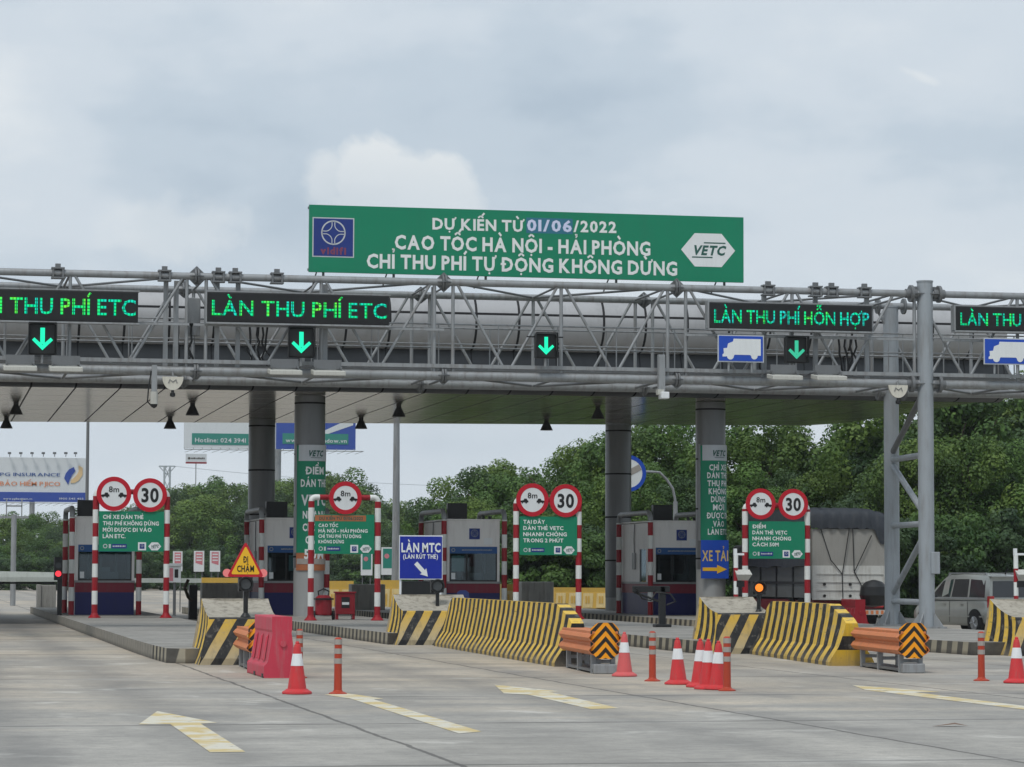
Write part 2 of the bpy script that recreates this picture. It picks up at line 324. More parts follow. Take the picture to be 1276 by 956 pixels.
def m_plaza():
    N = NT('plaza_concrete'); p = N.pos('World'); x, y, z = N.xyz(p)
    big = N.noise(p, .07, 4); mid = N.noise(N.pos('World', scale=(.5, 1, 1)), .55, 6, .6); fine = N.noise(p, 5, 6, .7); mic = N.noise(p, 38, 3, .7)
    warm = N.ramp(N.math('ADD', N.math('DIVIDE', y, 60), N.math('MULTIPLY', N.math('SUBTRACT', mid, .5), .5)), [(.55, 0.), (.72, 1.)])
    c = N.mix(warm, (.475, .452, .405), (.575, .485, .365))
    c = N.mix(N.ramp(big, [(.35, 0.), (.65, 1.)]), c, (.37, .355, .325))
    c = N.mix(.75, c, N.mix(1, c, N.ramp(mid, [(.30, .54), (.5, 1.), (.70, 1.30)]), 'MULTIPLY'))
    c = N.mix(N.math('MULTIPLY', N.ramp(fine, [(.35, 1.), (.58, 0.)]), .45), c, (.23, .22, .205))
    c = N.mix(N.math('MULTIPLY', N.ramp(mic, [(.3, 1.), (.65, 0.)]), .40), c, (.17, .165, .155))
    # scuffed pale patches and dark drips across the lanes
    sp = N.noise(N.pos('World', scale=(.55, .5, 1), loc=(7, 3, 0)), 1.25, 5, .62)
    c = N.mix(N.math('MULTIPLY', N.ramp(sp, [(.60, 0.), (.68, 1.)]), .55), c, (.62, .60, .55))
    sp2 = N.noise(N.pos('World', scale=(.45, .12, 1), loc=(2, 9, 0)), 1.4, 5, .6)
    c = N.mix(N.math('MULTIPLY', N.ramp(sp2, [(.52, 0.), (.70, 1.)]), .55), c, (.20, .195, .185))
    # tyre / oil bands along the lanes left of the first island
    for cx_, wd, am in ((.9, .34, .42), (2.9, .34, .40), (8.3, .38, .40), (10.0, .34, .34), (14.3, .4, .34), (15.9, .36, .30), (20.4, .5, .30), (-1.8, 1.2, .3), (6.4, .5, .2), (12.6, .8, .22)):
        d = N.math('ABSOLUTE', N.math('SUBTRACT', N.math('ADD', x, N.math('MULTIPLY', N.math('SUBTRACT', mid, .5), 1.2)), cx_))
        c = N.mix(N.math('MULTIPLY', N.ramp(N.math('DIVIDE', d, wd * 2), [(0., 1.), (1., 0.)]), am), c, (.13, .128, .125))
    # canopy shadow painted dark on the ground beside the first booth
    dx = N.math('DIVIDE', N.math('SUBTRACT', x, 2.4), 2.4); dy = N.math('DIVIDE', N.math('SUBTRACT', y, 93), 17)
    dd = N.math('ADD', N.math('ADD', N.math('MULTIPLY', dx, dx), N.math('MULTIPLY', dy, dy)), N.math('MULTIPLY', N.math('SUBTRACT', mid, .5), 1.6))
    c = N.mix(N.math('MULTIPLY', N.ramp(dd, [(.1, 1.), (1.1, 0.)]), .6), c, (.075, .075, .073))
    # sealed joints
    wob = N.math('MULTIPLY', N.math('SUBTRACT', N.noise(p, .9, 4), .5), .12)
    jw = N.math('ADD', .6, N.math('MULTIPLY', fine, 1.1))
    def joint(v, off, per, w, am):
        nonlocal c
        fr = N.math('ABSOLUTE', N.math('SUBTRACT', N.math('FRACT', N.math('ADD', N.math('DIVIDE', N.math('SUBTRACT', v, off), per), .5)), .5))
        d = N.math('DIVIDE', N.math('MULTIPLY', fr, per), N.math('MULTIPLY', jw, w))
        c = N.mix(N.math('MULTIPLY', N.ramp(d, [(.75, 1.), (1.05, 0.)]), am), c, (.065, .06, .055))
    joint(N.math('ADD', y, wob), 32.25, 7.05, .075, .6)
    joint(N.math('ADD', x, wob), 4.72, 5.15, .030, .7)
    ed = N.math('ABSOLUTE', N.math('SUBTRACT', N.math('FRACT', N.math('ADD', N.math('DIVIDE', N.math('SUBTRACT', y, 32.25), 7.05), .5)), .5))
    c = N.mix(N.math('MULTIPLY', N.ramp(ed, [(.0, .35), (.06, 0.)]), N.ramp(mid, [(.45, 0.), (.6, 1.)])), c, (.5, .49, .46))
    h = N.math('ADD', fine, N.math('MULTIPLY', mic, .4))
    return N.done(N.bsdf(c, N.math('ADD', .62, N.math('MULTIPLY', mid, .25)), 0, .3, bump=h, bd=.006))
M['plaza'] = m_plaza()
def m_island():
    N = NT('island_concrete'); p = N.pos('World'); a = N.noise(p, .6, 6, .6); f = N.noise(p, 6, 5, .7)
    c = N.mix(N.ramp(a, [(.3, 0.), (.7, 1.)]), (.22, .215, .20), (.37, .355, .325))
    c = N.mix(N.math('MULTIPLY', N.ramp(f, [(.35, 1.), (.55, 0.)]), .4), c, (.15, .145, .135))
    return N.done(N.bsdf(c, .85, 0, .25, bump=f, bd=.01))
M['island'] = m_island()
def m_mark():
    N = NT('worn_yellow_marking'); p = N.pos('World'); a = N.noise(p, 1.6, 4); f = N.noise(N.pos('World', scale=(1, .6, 1)), 3.2, 6, .68)
    c = N.mix(N.ramp(a, [(.46, 0.), (.54, 1.)]), (.66, .52, .24), (.72, .69, .58))
    c = N.mix(N.math('MULTIPLY', N.noise(p, 9, 4, .7), .35), c, (.33, .30, .24))
    b = N.bsdf(c, .75, 0, .3); t = N.n('ShaderNodeBsdfTransparent'); mx = N.n('ShaderNodeMixShader')
    N.put(mx.inputs[0], N.ramp(f, [(.30, 0.25), (.40, .97)])); N.t.links.new(t.outputs[0], mx.inputs[1]); N.t.links.new(b, mx.inputs[2])
    return N.done(mx.outputs[0])
M['mark'] = m_mark()
def m_grass():
    N = NT('verge_grass'); p = N.pos('World'); a = N.noise(p, .3, 6); b = N.noise(p, 3, 5)
    c = N.mix(a, (.035, .055, .02), (.09, .10, .045)); c = N.mix(N.math('MULTIPLY', b, .5), c, (.03, .045, .018))
    return N.done(N.bsdf(c, .95, 0, .1))
M['grass'] = m_grass()
def m_panel(name, ca, cb, rough, metal, pers, jcol=(.03, .03, .032), jw=.022, spec=.5):
    """metal cladding cut into panels: joints along the world axes given in pers"""
    N = NT(name); p = N.pos('World'); v = N.xyz(p)
    a = N.noise(p, .35, 4); st = N.noise(N.pos('World', scale=(2.5, 2.5, .5)), 1.2, 6, .6)
    c = N.mix(a, ca, cb)
    c = N.mix(N.math('MULTIPLY', N.ramp(st, [(.5, 0.), (.75, 1.)]), .35), c, sc(ca, .55))
    jm = 0.0
    for ax, per, off, am in pers:
        cell = N.math('FLOOR', N.math('DIVIDE', N.math('SUBTRACT', v[ax], off), per))
        wn_ = N.n('ShaderNodeTexWhiteNoise', noise_dimensions='1D'); N.t.links.new(cell, wn_.inputs['W'])
        c = N.mix(N.math('MULTIPLY', wn_.outputs['Value'], .10), c, sc(ca, .6))
        d = N.math('ABSOLUTE', N.math('SUBTRACT', N.math('FRACT', N.math('ADD', N.math('DIVIDE', N.math('SUBTRACT', v[ax], off), per), .5)), .5))
        k_ = N.math('MULTIPLY', N.math('LESS_THAN', N.math('MULTIPLY', d, per), jw), am)
        c = N.mix(k_, c, jcol); jm = N.math('MAXIMUM', jm, k_)
    return N.done(N.bsdf(c, N.math('ADD', rough, N.math('MULTIPLY', jm, .5)), N.math('MULTIPLY', metal, N.math('SUBTRACT', 1, jm)), N.math('MULTIPLY', spec, N.math('SUBTRACT', 1, jm))))
M['fascia'] = m_panel('fascia_panels', (.37, .375, .385), (.45, .455, .465), .52, .12, [(0, 1.43, .4, 1.), (2, 30, 10.22, 1.)], jw=.04)
M['band'] = m_panel('dark_shade_panels', (.045, .048, .052), (.06, .064, .07), .45, .2, [(0, 1.43, .4, .8)])  # near-black base colour carries the shade of the undercut
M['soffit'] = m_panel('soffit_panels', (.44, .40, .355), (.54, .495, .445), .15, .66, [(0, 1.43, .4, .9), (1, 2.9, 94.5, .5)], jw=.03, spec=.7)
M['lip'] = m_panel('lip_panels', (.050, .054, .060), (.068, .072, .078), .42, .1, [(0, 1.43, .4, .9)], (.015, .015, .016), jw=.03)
M['column'] = m_panel('column_cladding', (.155, .16, .165), (.19, .195, .20), .34, .35, [(2, 1.72, .55, 1.)], (.02, .02, .02), .03)
M['colbase'] = mat('column_bare_concrete', (.33, .34, .34), .7, 0, .12, 1.2, .35, (.2, .19, .17))

def m_leaf(name, dark, light):
    N = NT(name); at = N.n('ShaderNodeAttribute'); at.attribute_name = 'tone'
    oi = N.n('ShaderNodeObjectInfo')
    c = N.mix(at.outputs['Fac'], dark, light)
    c = N.mix(N.math('MULTIPLY', oi.outputs['Random'], .30), c, (.050, .078, .034))
    b = N.bsdf(c, .55, 0, .25); t = N.n('ShaderNodeBsdfTranslucent'); N.put(t.inputs[0], N.mix(.4, c, (.10, .15, .02)))
    mx = N.n('ShaderNodeMixShader'); mx.inputs[0].default_value = .28
    N.t.links.new(b, mx.inputs[1]); N.t.links.new(t.outputs[0], mx.inputs[2])
    return N.done(mx.outputs[0])
M['leaf'] = m_leaf('broad_leaves', (.040, .100, .028), (.175, .305, .070))
M['leaf3'] = m_leaf('dark_leaves', (.026, .062, .030), (.110, .185, .072))  # darker leaf tone, also painting in the shade low in the wood
M['leaf2'] = m_leaf('yellowish_leaves', (.060, .122, .028), (.225, .330, .072))

# ------------------------------------------------------------------ builders
class MB:
    def __init__(s): s.v = []; s.f = []; s.m = []; s.sm = []
    def add(s, vs, fs, m=0, smooth=False):
        o = len(s.v); s.v += [tuple(p) for p in vs]
        for f in fs: s.f.append([o + i for i in f]); s.m.append(m); s.sm.append(smooth)
        return s
    def box(s, x0, x1, y0, y1, z0, z1, m=0):
        if x0 > x1: x0, x1 = x1, x0
        if y0 > y1: y0, y1 = y1, y0
        if z0 > z1: z0, z1 = z1, z0
        return s.add([(x0, y0, z0), (x1, y0, z0), (x1, y1, z0), (x0, y1, z0), (x0, y0, z1), (x1, y0, z1), (x1, y1, z1), (x0, y1, z1)],
                     [(0, 3, 2, 1), (4, 5, 6, 7), (0, 1, 5, 4), (1, 2, 6, 5), (2, 3, 7, 6), (3, 0, 4, 7)], m)
    def cbox(s, c, d, m=0): return s.box(c[0] - d[0] / 2, c[0] + d[0] / 2, c[1] - d[1] / 2, c[1] + d[1] / 2, c[2] - d[2] / 2, c[2] + d[2] / 2, m)
    def tube(s, p, q, r, n=10, m=0, r2=None, cap=True):
        p = Vector(p); q = Vector(q); d = (q - p).normalized()
        a = d.orthogonal().normalized() if abs(d.z) > .99 or abs(d.z) < 1e-6 and False else (Vector((0, 0, 1)).cross(d).normalized() if abs(d.z) < .999 else Vector((1, 0, 0)))
        b = d.cross(a); r2 = r if r2 is None else r2
        vs = [p + (a * cos(2 * pi * (i + .5) / n) + b * sin(2 * pi * (i + .5) / n)) * r for i in range(n)] + [q + (a * cos(2 * pi * (i + .5) / n) + b * sin(2 * pi * (i + .5) / n)) * r2 for i in range(n)]
        s.add(vs, [(i, (i + 1) % n, n + (i + 1) % n, n + i) for i in range(n)], m, n > 5)
        if cap: s.add(vs, [tuple(range(n - 1, -1, -1)), tuple(range(n, 2 * n))], m)
        return s
    def path(s, pts, r, n=8, m=0):
        pts = [Vector(p) for p in pts]; rings = []
        for i, p in enumerate(pts):
            d = ((pts[min(i + 1, len(pts) - 1)] - pts[max(i - 1, 0)])).normalized()
            if i == 0: a = Vector((0, 0, 1)).cross(d); a = a.normalized() if a.length > .01 else Vector((1, 0, 0))
            a = (a - d * a.dot(d)).normalized(); b = d.cross(a)
            rings.append([p + (a * cos(2 * pi * k / n) + b * sin(2 * pi * k / n)) * r for k in range(n)])
        vs = [v for R in rings for v in R]; fs = []
        for i in range(len(pts) - 1):
            for k in range(n): fs.append((i * n + k, i * n + (k + 1) % n, (i + 1) * n + (k + 1) % n, (i + 1) * n + k))
        s.add(vs, fs, m, True); s.add(vs, [tuple(range(n - 1, -1, -1)), tuple(range((len(pts) - 1) * n, len(pts) * n))], m); return s
    def lathe(s, prof, c=(0, 0, 0), n=20, m=0, mats=None):
        k = len(prof); vs = [(c[0] + r * cos(2 * pi * j / n), c[1] + r * sin(2 * pi * j / n), c[2] + z) for r, z in prof for j in range(n)]
        for i in range(k - 1):
            s.add(vs, [(i * n + j, i * n + (j + 1) % n, (i + 1) * n + (j + 1) % n, (i + 1) * n + j) for j in range(n)], mats[i] if mats else m, True)
        s.add(vs, [tuple(range((k - 1) * n, k * n)), tuple(range(n - 1, -1, -1))], mats[-1] if mats else m); return s
    def prism(s, pts, y0, y1, m=0, side=None):
        """outline in x-z, extruded from y0 (front) to y1"""
        n = len(pts); a = sum(pts[i][0] * pts[(i + 1) % n][1] - pts[(i + 1) % n][0] * pts[i][1] for i in range(n))
        if a < 0: pts = pts[::-1]
        vs = [(x, y0, z) for x, z in pts] + [(x, y1, z) for x, z in pts]
        s.add(vs, [tuple(range(n)), tuple(range(2 * n - 1, n - 1, -1))], m)
        s.add(vs, [((i + 1) % n, i, n + i, n + (i + 1) % n) for i in range(n)], m if side is None else side); return s
    def disc(s, c, r, y0, y1, n=40, m=0, r0=None):
        """disc facing -y; with r0 a ring"""
        if r0 is None:
            return s.prism([(c[0] + r * cos(2 * pi * i / n), c[1] + r * sin(2 * pi * i / n)) for i in range(n)], y0, y1, m)
        vs = []
        for rr in (r, r0):
            for y in (y0, y1): vs += [(c[0] + rr * cos(2 * pi * i / n), y, c[1] + rr * sin(2 * pi * i / n)) for i in range(n)]
        fs = []
        for i in range(n):
            j = (i + 1) % n; fs += [(i, j, 2 * n + j, 2 * n + i), (n + j, n + i, 3 * n + i, 3 * n + j), (j, i, n + i, n + j), (2 * n + i, 2 * n + j, 3 * n + j, 3 * n + i)]
        return s.add(vs, fs, m)
    def build(s, name, mats, parent=None, bevel=0, label=None):
        me = bpy.data.meshes.new(name); off = Vector((0, 0, 0)); q = parent
        while q is not None: off += q.location; q = q.parent
        me.from_pydata([(x - off.x, y - off.y, z - off.z) for x, y, z in s.v], [], s.f)
        if not isinstance(mats, (list, tuple)): mats = [mats]
        for k in mats: me.materials.append(M[k])
        me.polygons.foreach_set('material_index', s.m); me.polygons.foreach_set('use_smooth', s.sm); me.update()
        o = bpy.data.objects.new(name, me); COL.objects.link(o)
        if parent is not None: o.parent = parent
        if bevel:
            b = o.modifiers.new('bevel', 'BEVEL'); b.width = bevel; b.segments = 2; b.limit_method = 'ANGLE'; b.angle_limit = radians(35)
        if label: o['label'] = label
        return o
def thing(name, label, cat, loc=(0, 0, 0), group=None, rz=0):
    o = bpy.data.objects.new(name, None); COL.objects.link(o); o.location = loc; o.rotation_euler = (0, 0, rz)
    o.empty_display_size = .3
    o['label'] = label; o['category'] = cat
    if group: o['group'] = group
    return o
def tag(o, label=None, cat=None, group=None, kind=None):
    for k, v in (('label', label), ('category', cat), ('group', group), ('kind', kind)):
        if v: o[k] = v
    return o
def copy_tree(o, parent=None):
    c = o.copy(); COL.objects.link(c); c.parent = parent
    for ch in o.children: copy_tree(ch, c)
    return c
def dup(src, label, loc, rz=None, scale=None):
    c = copy_tree(src); c.location = loc; c['label'] = label
    if rz is not None: c.rotation_euler = (0, 0, rz)
    if scale: c.scale = scale
    return c
import unicodedata
_gc = {}
def glyph(ch, bold, sub):
    """one base glyph of the default font as (points, faces, xmin, xmax)"""
    key = (ch, bold, sub)
    if key not in _gc:
        cu = bpy.data.curves.new('t', 'FONT'); cu.body = ch; cu.size = 1; cu.offset = bold; cu.resolution_u = sub; cu.fill_mode = 'FRONT'
        ob = bpy.data.objects.new('t', cu); COL.objects.link(ob)
        dg = bpy.context.evaluated_depsgraph_get(); dg.update()
        me = bpy.data.meshes.new_from_object(ob.evaluated_get(dg))
        c_ = np.empty(len(me.vertices) * 3); me.vertices.foreach_get('co', c_); c_ = c_.reshape(-1, 3)[:, :2].copy()
        _gc[key] = (c_, [tuple(p.vertices) for p in me.polygons], c_[:, 0].min(), c_[:, 0].max())
        bpy.data.objects.remove(ob); bpy.data.curves.remove(cu); bpy.data.meshes.remove(me)
    return _gc[key]
def stroke(pts, w):
    """thick polyline as quads"""
    V, F = [], []
    for (x0, y0), (x1, y1) in zip(pts[:-1], pts[1:]):
        d = math.hypot(x1 - x0, y1 - y0); nx, ny = -(y1 - y0) / d * w / 2, (x1 - x0) / d * w / 2
        o = len(V); V += [(x0 + nx, y0 + ny), (x0 - nx, y0 - ny), (x1 - nx, y1 - ny), (x1 + nx, y1 + ny)]; F.append((o, o + 1, o + 2, o + 3))
    return V, F
def layout(body, bold, sub):
    """2D points, faces, depth layer for a line of writing; accents are composed from strokes"""
    V, F, D = [], [], []
    def put(v, f, layer):
        o = len(V); V.extend(v); D.extend([layer] * len(v)); F.extend([tuple(o + i for i in q) for q in f])
    x = 0.; sw = .075 + bold * 1.4; prev = ''
    for ch in body:
        if ch == ' ': x += .27; prev = ''; continue
        dec = unicodedata.normalize('NFD', ch); base = dec[0]; marks = dec[1:]
        bar = base in '\u0110\u0111'
        if bar: base = 'D'
        c_, fs, a, b_ = glyph(base, bold, sub)
        if prev and prev + base in ('AT', 'TA', 'AV', 'VA', 'LA', 'AY', 'LY', 'LT', 'PA', 'TO', 'VE', 'TC'): x -= .05
        put([(p[0] - a + x, p[1]) for p in c_], fs, 0)
        w = b_ - a; cx = x + w / 2; top = .70 + bold
        if bar: put(*stroke([(x - .07, .36), (x + .26, .36)], sw * .9), 1)
        circ = '\u0302' in marks
        if circ: put(*stroke([(cx - .17, top + .07), (cx, top + .19), (cx + .17, top + .07)], sw * .85), 1)
        ox, oz = (.14, .16) if circ else (0, .02)
        if '\u0301' in marks: put(*stroke([(cx + ox - .05, top + oz + .05), (cx + ox + .10, top + oz + .22)], sw), 2)
        if '\u0300' in marks: put(*stroke([(cx - ox - .10, top + oz + .22), (cx - ox + .05, top + oz + .05)], sw), 2)
        if '\u0309' in marks: put(*stroke([(cx + ox - .07, top + oz + .20), (cx + ox + .01, top + oz + .24), (cx + ox + .07, top + oz + .18), (cx + ox, top + oz + .11), (cx + ox, top + oz + .05)], sw * .75), 2)
        if '\u0303' in marks: put(*stroke([(cx - .16, top + oz + .08), (cx - .07, top + oz + .17), (cx + .05, top + oz + .09), (cx + .16, top + oz + .18)], sw * .8), 2)
        if '\u0306' in marks: put(*stroke([(cx - .15, top + .20), (cx - .06, top + .08), (cx + .06, top + .08), (cx + .15, top + .20)], sw * .8), 1)
        if '\u0323' in marks: put([(cx + .062 * cos(t), -.145 + .062 * sin(t)) for t in np.linspace(0, 2 * pi, 9)[:-1]], [tuple(range(8))], 1)
        if '\u031b' in marks: put(*stroke([(x + w - .07, top - .10), (x + w + .05, top - .05), (x + w + .07, top + .07)], sw * .85), 1); w += .07
        x += w + .085 + (0 if bold < .02 else .01); prev = base
    return np.array(V), F, np.array(D)
_tcache = {}
def text(body, x, y, z, h, w=None, m='letter', parent=None, align='L', bold=.022, name='lettering', bend=None, italic=0, sub=2):
    """flat lettering facing -y; (x,z) is the baseline start (L) or centre (C); h is the cap height, w the full width"""
    key = (body, bold, sub)
    if key not in _tcache: _tcache[key] = layout(body, bold, sub)
    co_, fs, lay = _tcache[key]
    x0, x1 = co_[:, 0].min(), co_[:, 0].max(); sz = h / .70
    sx = sz if w is None else w / (x1 - x0)
    X = (co_[:, 0] - x0) * sx
    if align == 'C': X = X - (x1 - x0) * sx / 2
    Zc = co_[:, 1] * sz; X = X + Zc * italic
    b = MB()
    if bend:                                       # wrapped on a cylinder (cx, cy, r, angle0)
        cx_, cy_, r, a0 = bend; an = a0 + X / r
        vs = [(cx_ + (r + .0012 * l) * sin(t), cy_ - (r + .0012 * l) * cos(t), z + q) for t, q, l in zip(an, Zc, lay)]
    else: vs = [(x + p, y - .0012 * l, z + q) for p, q, l in zip(X, Zc, lay)]
    b.add(vs, fs)
    return b.build(name, m, parent)
def striped(b, x, y, z0, z1, r, step=.43, first=0, n=14):
    z = z0; k = first
    while z < z1 - .01:
        e = min(z + step, z1); b.tube((x, y, z), (x, y, e), r, n, k % 2, cap=False); z = e; k += 1
    b.tube((x, y, z1 - .002), (x, y, z1), r, n, (k - 1) % 2)
    return b
def dashes(b, x0, x1, y, z, h, m=0, seed=1):
    rr = random.Random(seed); x = x0
    while x < x1:
        w = rr.uniform(.35, .9) * h
        b.box(x, min(x + w, x1), y, y + .004, z + rr.uniform(0, .1) * h, z + h * rr.uniform(.75, 1), m); x += w + .28 * h
    return b
ZI = .28        # top of the islands

# ================================================================== STRUCTURE
tag(MB().add([(-3000, -200, -.03), (3000, -200, -.03), (3000, 5000, -.03), (-3000, 5000, -.03)], [(0, 1, 2, 3)]).build('ground', 'grass'), kind='structure')
tag(MB().add([(-60, -60, 0), (44, -60, 0), (44, 112, 0), (36, 140, 0), (34, 900, 0), (-60, 900, 0)], [(0, 1, 2, 3, 4, 5)]).build('plaza_pavement', 'plaza'), kind='structure')
def island(pts, stripes):
    b = MB(); n = len(pts)
    b.add([(x, y, ZI) for x, y in pts], [tuple(range(n))], 0)
    for i in range(n):
        (x0, y0), (x1, y1) = pts[i], pts[(i + 1) % n]
        b.add([(x0, y0, 0), (x1, y1, 0), (x1, y1, ZI - .02), (x0, y0, ZI - .02), (x1, y1, ZI), (x0, y0, ZI)], [(0, 1, 2, 3), (3, 2, 4, 5)], 1 if i in stripes else 2)
    return tag(b.build('island_pavement', ['island', 'kerb_s', 'kerb_p']), kind='structure')
# counter-clockwise, starting at the far left corner, down the left kerb
island([(4.38, 122), (4.42, 62), (4.46, 57.2), (4.53, 54.6), (4.85, 54.2), (6.2, 54.8), (6.85, 58), (7.9, 66), (8.1, 122)], {2, 3})
island([(10.75, 122), (10.85, 88), (10.98, 68.2), (12.9, 68.4), (14.4, 71), (14.5, 122)], {0, 1, 2})
island([(16.55, 122), (16.55, 70), (16.42, 60.2), (17.6, 60.3), (20.9, 65), (21.0, 122)], {0, 1, 2})
island([(23.95, 122), (23.9, 86), (22.6, 76), (21.95, 63.5), (22.05, 58.2), (24.9, 58.3), (27.3, 62), (27.45, 122)], {0, 3, 4})
def marking(px):
    p = [g(x, y) for x, y in px]
    a = sum(p[i].x * p[(i + 1) % len(p)].y - p[(i + 1) % len(p)].x * p[i].y for i in range(len(p)))
    if a < 0: p = p[::-1]
    tag(MB().add([(v.x, v.y, .004) for v in p], [tuple(range(len(p)))]).build('road_marking', 'mark'), kind='structure')
marking([(173, 903), (196, 886.5), (271, 901), (250, 902.2), (306, 937.5), (262, 938), (212, 902.6)])
marking([(404, 866), (428, 863.5), (478, 871), (466, 872), (600, 912), (572, 914.5), (437, 871)])
marking([(616, 853.5), (700, 862), (684, 862.5), (772, 883), (736, 884), (658, 866), (628, 864.5)])
marking([(1062, 854), (1172, 862.5), (1140, 863), (1300, 883), (1300, 887.5), (1110, 864), (1078, 860)])

# ================================================================== CANOPY
ZS = 7.7
can = thing('toll_canopy', 'long grey metal canopy on round columns roofing the toll lanes', 'canopy', (12.64, 95.34, ZI))
XL = -16.
front = 93.2
rear = [g(x, y, ZS) for x, y in ((0, 525.5), (500, 527.8), (900, 530), (1000, 530.5))]
d = (rear[1] - rear[0]) / (rear[1].x - rear[0].x); rear = [rear[0] + d * (XL - rear[0].x)] + rear[1:]
rear += [aY(x, y, Y) for x, y, Y in ((1050, 527.5, 109.0), (1100, 517, 107.0), (1150, 505.5, 103.5), (1200, 494, 99.0), (1225, 487.5, 95.5), (1238, 484, 93.6))]
XE = rear[-1].x
b = MB()
for p, q in zip(rear[:-1], rear[1:]):
    b.add([(p.x, front, ZS + (p.z - ZS) * .6), (q.x, front, ZS + (q.z - ZS) * .6), tuple(q), tuple(p)], [(0, 3, 2, 1)])
b.build('soffit', 'soffit', can)
b = MB(); rim = [tuple(p) for p in reversed(rear)]
nr = len(rim); up_ = [(x, y, z + .55) for x, y, z in rim]; tp = [(x + (20 - x) * .04, y + (101 - y) * .12, ZS + 1.6) for x, y, z in rim]
b.add(rim + up_ + tp, [(i, i + 1, nr + i + 1, nr + i) for i in range(nr - 1)] + [(nr + i, nr + i + 1, 2 * nr + i + 1, 2 * nr + i) for i in range(nr - 1)])
b.build('rear_edge', 'band', can)
def strip(prof, xa, xb, name, m):
    b = MB(); n = len(prof)
    b.add([(xa, y, z) for y, z in prof] + [(xb, y, z) for y, z in prof], [(i, n + i, n + i + 1, i + 1) for i in range(n - 1)], 0, True)
    b.add([(xb, y, z) for y, z in prof], [tuple(range(n))]); return b.build(name, m, can)
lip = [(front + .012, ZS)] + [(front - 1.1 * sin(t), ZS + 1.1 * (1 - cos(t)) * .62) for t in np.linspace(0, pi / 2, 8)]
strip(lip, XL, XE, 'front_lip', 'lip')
strip([(front - 1.1, ZS + .68), (front - 1.12, ZS + 1.0), (front - .95, ZS + 1.42)], XL, XE, 'recessed_band', 'band')  # undercut shade is put into this strip's dark colour
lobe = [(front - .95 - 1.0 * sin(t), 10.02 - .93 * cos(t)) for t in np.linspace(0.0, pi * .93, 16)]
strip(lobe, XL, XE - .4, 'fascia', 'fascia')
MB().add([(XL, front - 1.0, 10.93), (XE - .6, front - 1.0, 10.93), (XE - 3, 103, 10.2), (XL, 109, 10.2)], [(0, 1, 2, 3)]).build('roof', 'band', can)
C1 = (aY(366, 600, 95.34).x + aY(405, 600, 95.34).x) / 2; C3 = (aY(868, 600, 95.34).x + aY(903, 600, 95.34).x) / 2
C2 = aY(326, 600, 110.5).x; C4 = aY(770.5, 600, 110.5).x
CR = .52
for cx_, cy_, nm in ((C1, 95.34, 0), (C3, 95.34, 0), (C2, 110.5, 1), (C4, 110.5, 1)):
    o = MB().lathe([(CR, 1.9 if not nm else .8), (CR, ZS - .02)], (cx_, cy_, 0), 36).build('column', 'column', can)
    MB().lathe([(CR - .01, ZI), (CR - .01, 1.9 if not nm else .8)], (cx_, cy_, 0), 36).build('column_base', 'colbase', o)
# lamps under the canopy
lamp = None
def soffit_lamp(px, py, label):
    global lamp
    p = g(px, py, ZS)
    if lamp is None:
        lamp = thing('canopy_lamp', label, 'lamp', (0, 0, 0), 'lamps under the toll canopy')
        MB().tube((0, 0, -.1), (0, 0, 0), .09, 12).build('mount', 'lamp', lamp)
        MB().lathe([(.10, -.08), (.13, -.14), (.24, -.38), (.25, -.40)], n=20).build('lamp_shade', 'lamp', lamp)
        lamp.location = p
    else: dup(lamp, label, p)
soffit_lamp(8, 521, 'leftmost dark cone lamp in the far row under the canopy')
soffit_lamp(212, 521.5, 'far dark cone lamp left of the paired columns')
soffit_lamp(450, 521.5, 'far dark cone lamp just right of the green banner column')
soffit_lamp(681, 523.5, 'far dark cone lamp alone below the middle of the canopy')
soffit_lamp(20, 502.5, 'leftmost dark cone lamp in the near row under the canopy')
soffit_lamp(240, 503.5, 'near dark cone lamp beside the hanging half disc')
soffit_lamp(497, 505.5, 'near dark cone lamp above the thick light pole')
soffit_lamp(745, 508, 'near dark cone lamp touching the second rear column')

# ================================================================== GANTRY
YF, YR = 73.79, 77.36
ZB, ZT = 6.93, 9.40
GX = 26.69
gan = thing('sign_gantry', 'grey tubular steel truss gantry spanning the road before the canopy', 'gantry', (GX, YF, ZI))
Xa, Xb = -6.2, 46.
for y in (YF, YR):
    MB().tube((Xa, y, ZT), (Xb, y, ZT), .095, 14).build('top_chord', 'steel', gan)
    MB().tube((Xa, y, ZB), (Xb, y, ZB), .12, 14).build('bottom_chord', 'steel', gan)
MB().box(Xa, Xb, YF - .10, YF - .02, ZB + .2, ZB + .30).box(Xa, Xb, YF - .02, YF + .06, ZB + .2, ZB + .23).build('front_rail', 'steel', gan)
MB().box(Xa, Xb, YR - .05, YR + .03, ZB + .2, ZB + .29).build('rear_rail', 'steel', gan)
nodes = [.3, 6.79, 13.31, 19.67, 26.13, 32.6, 39.1, 45.6]
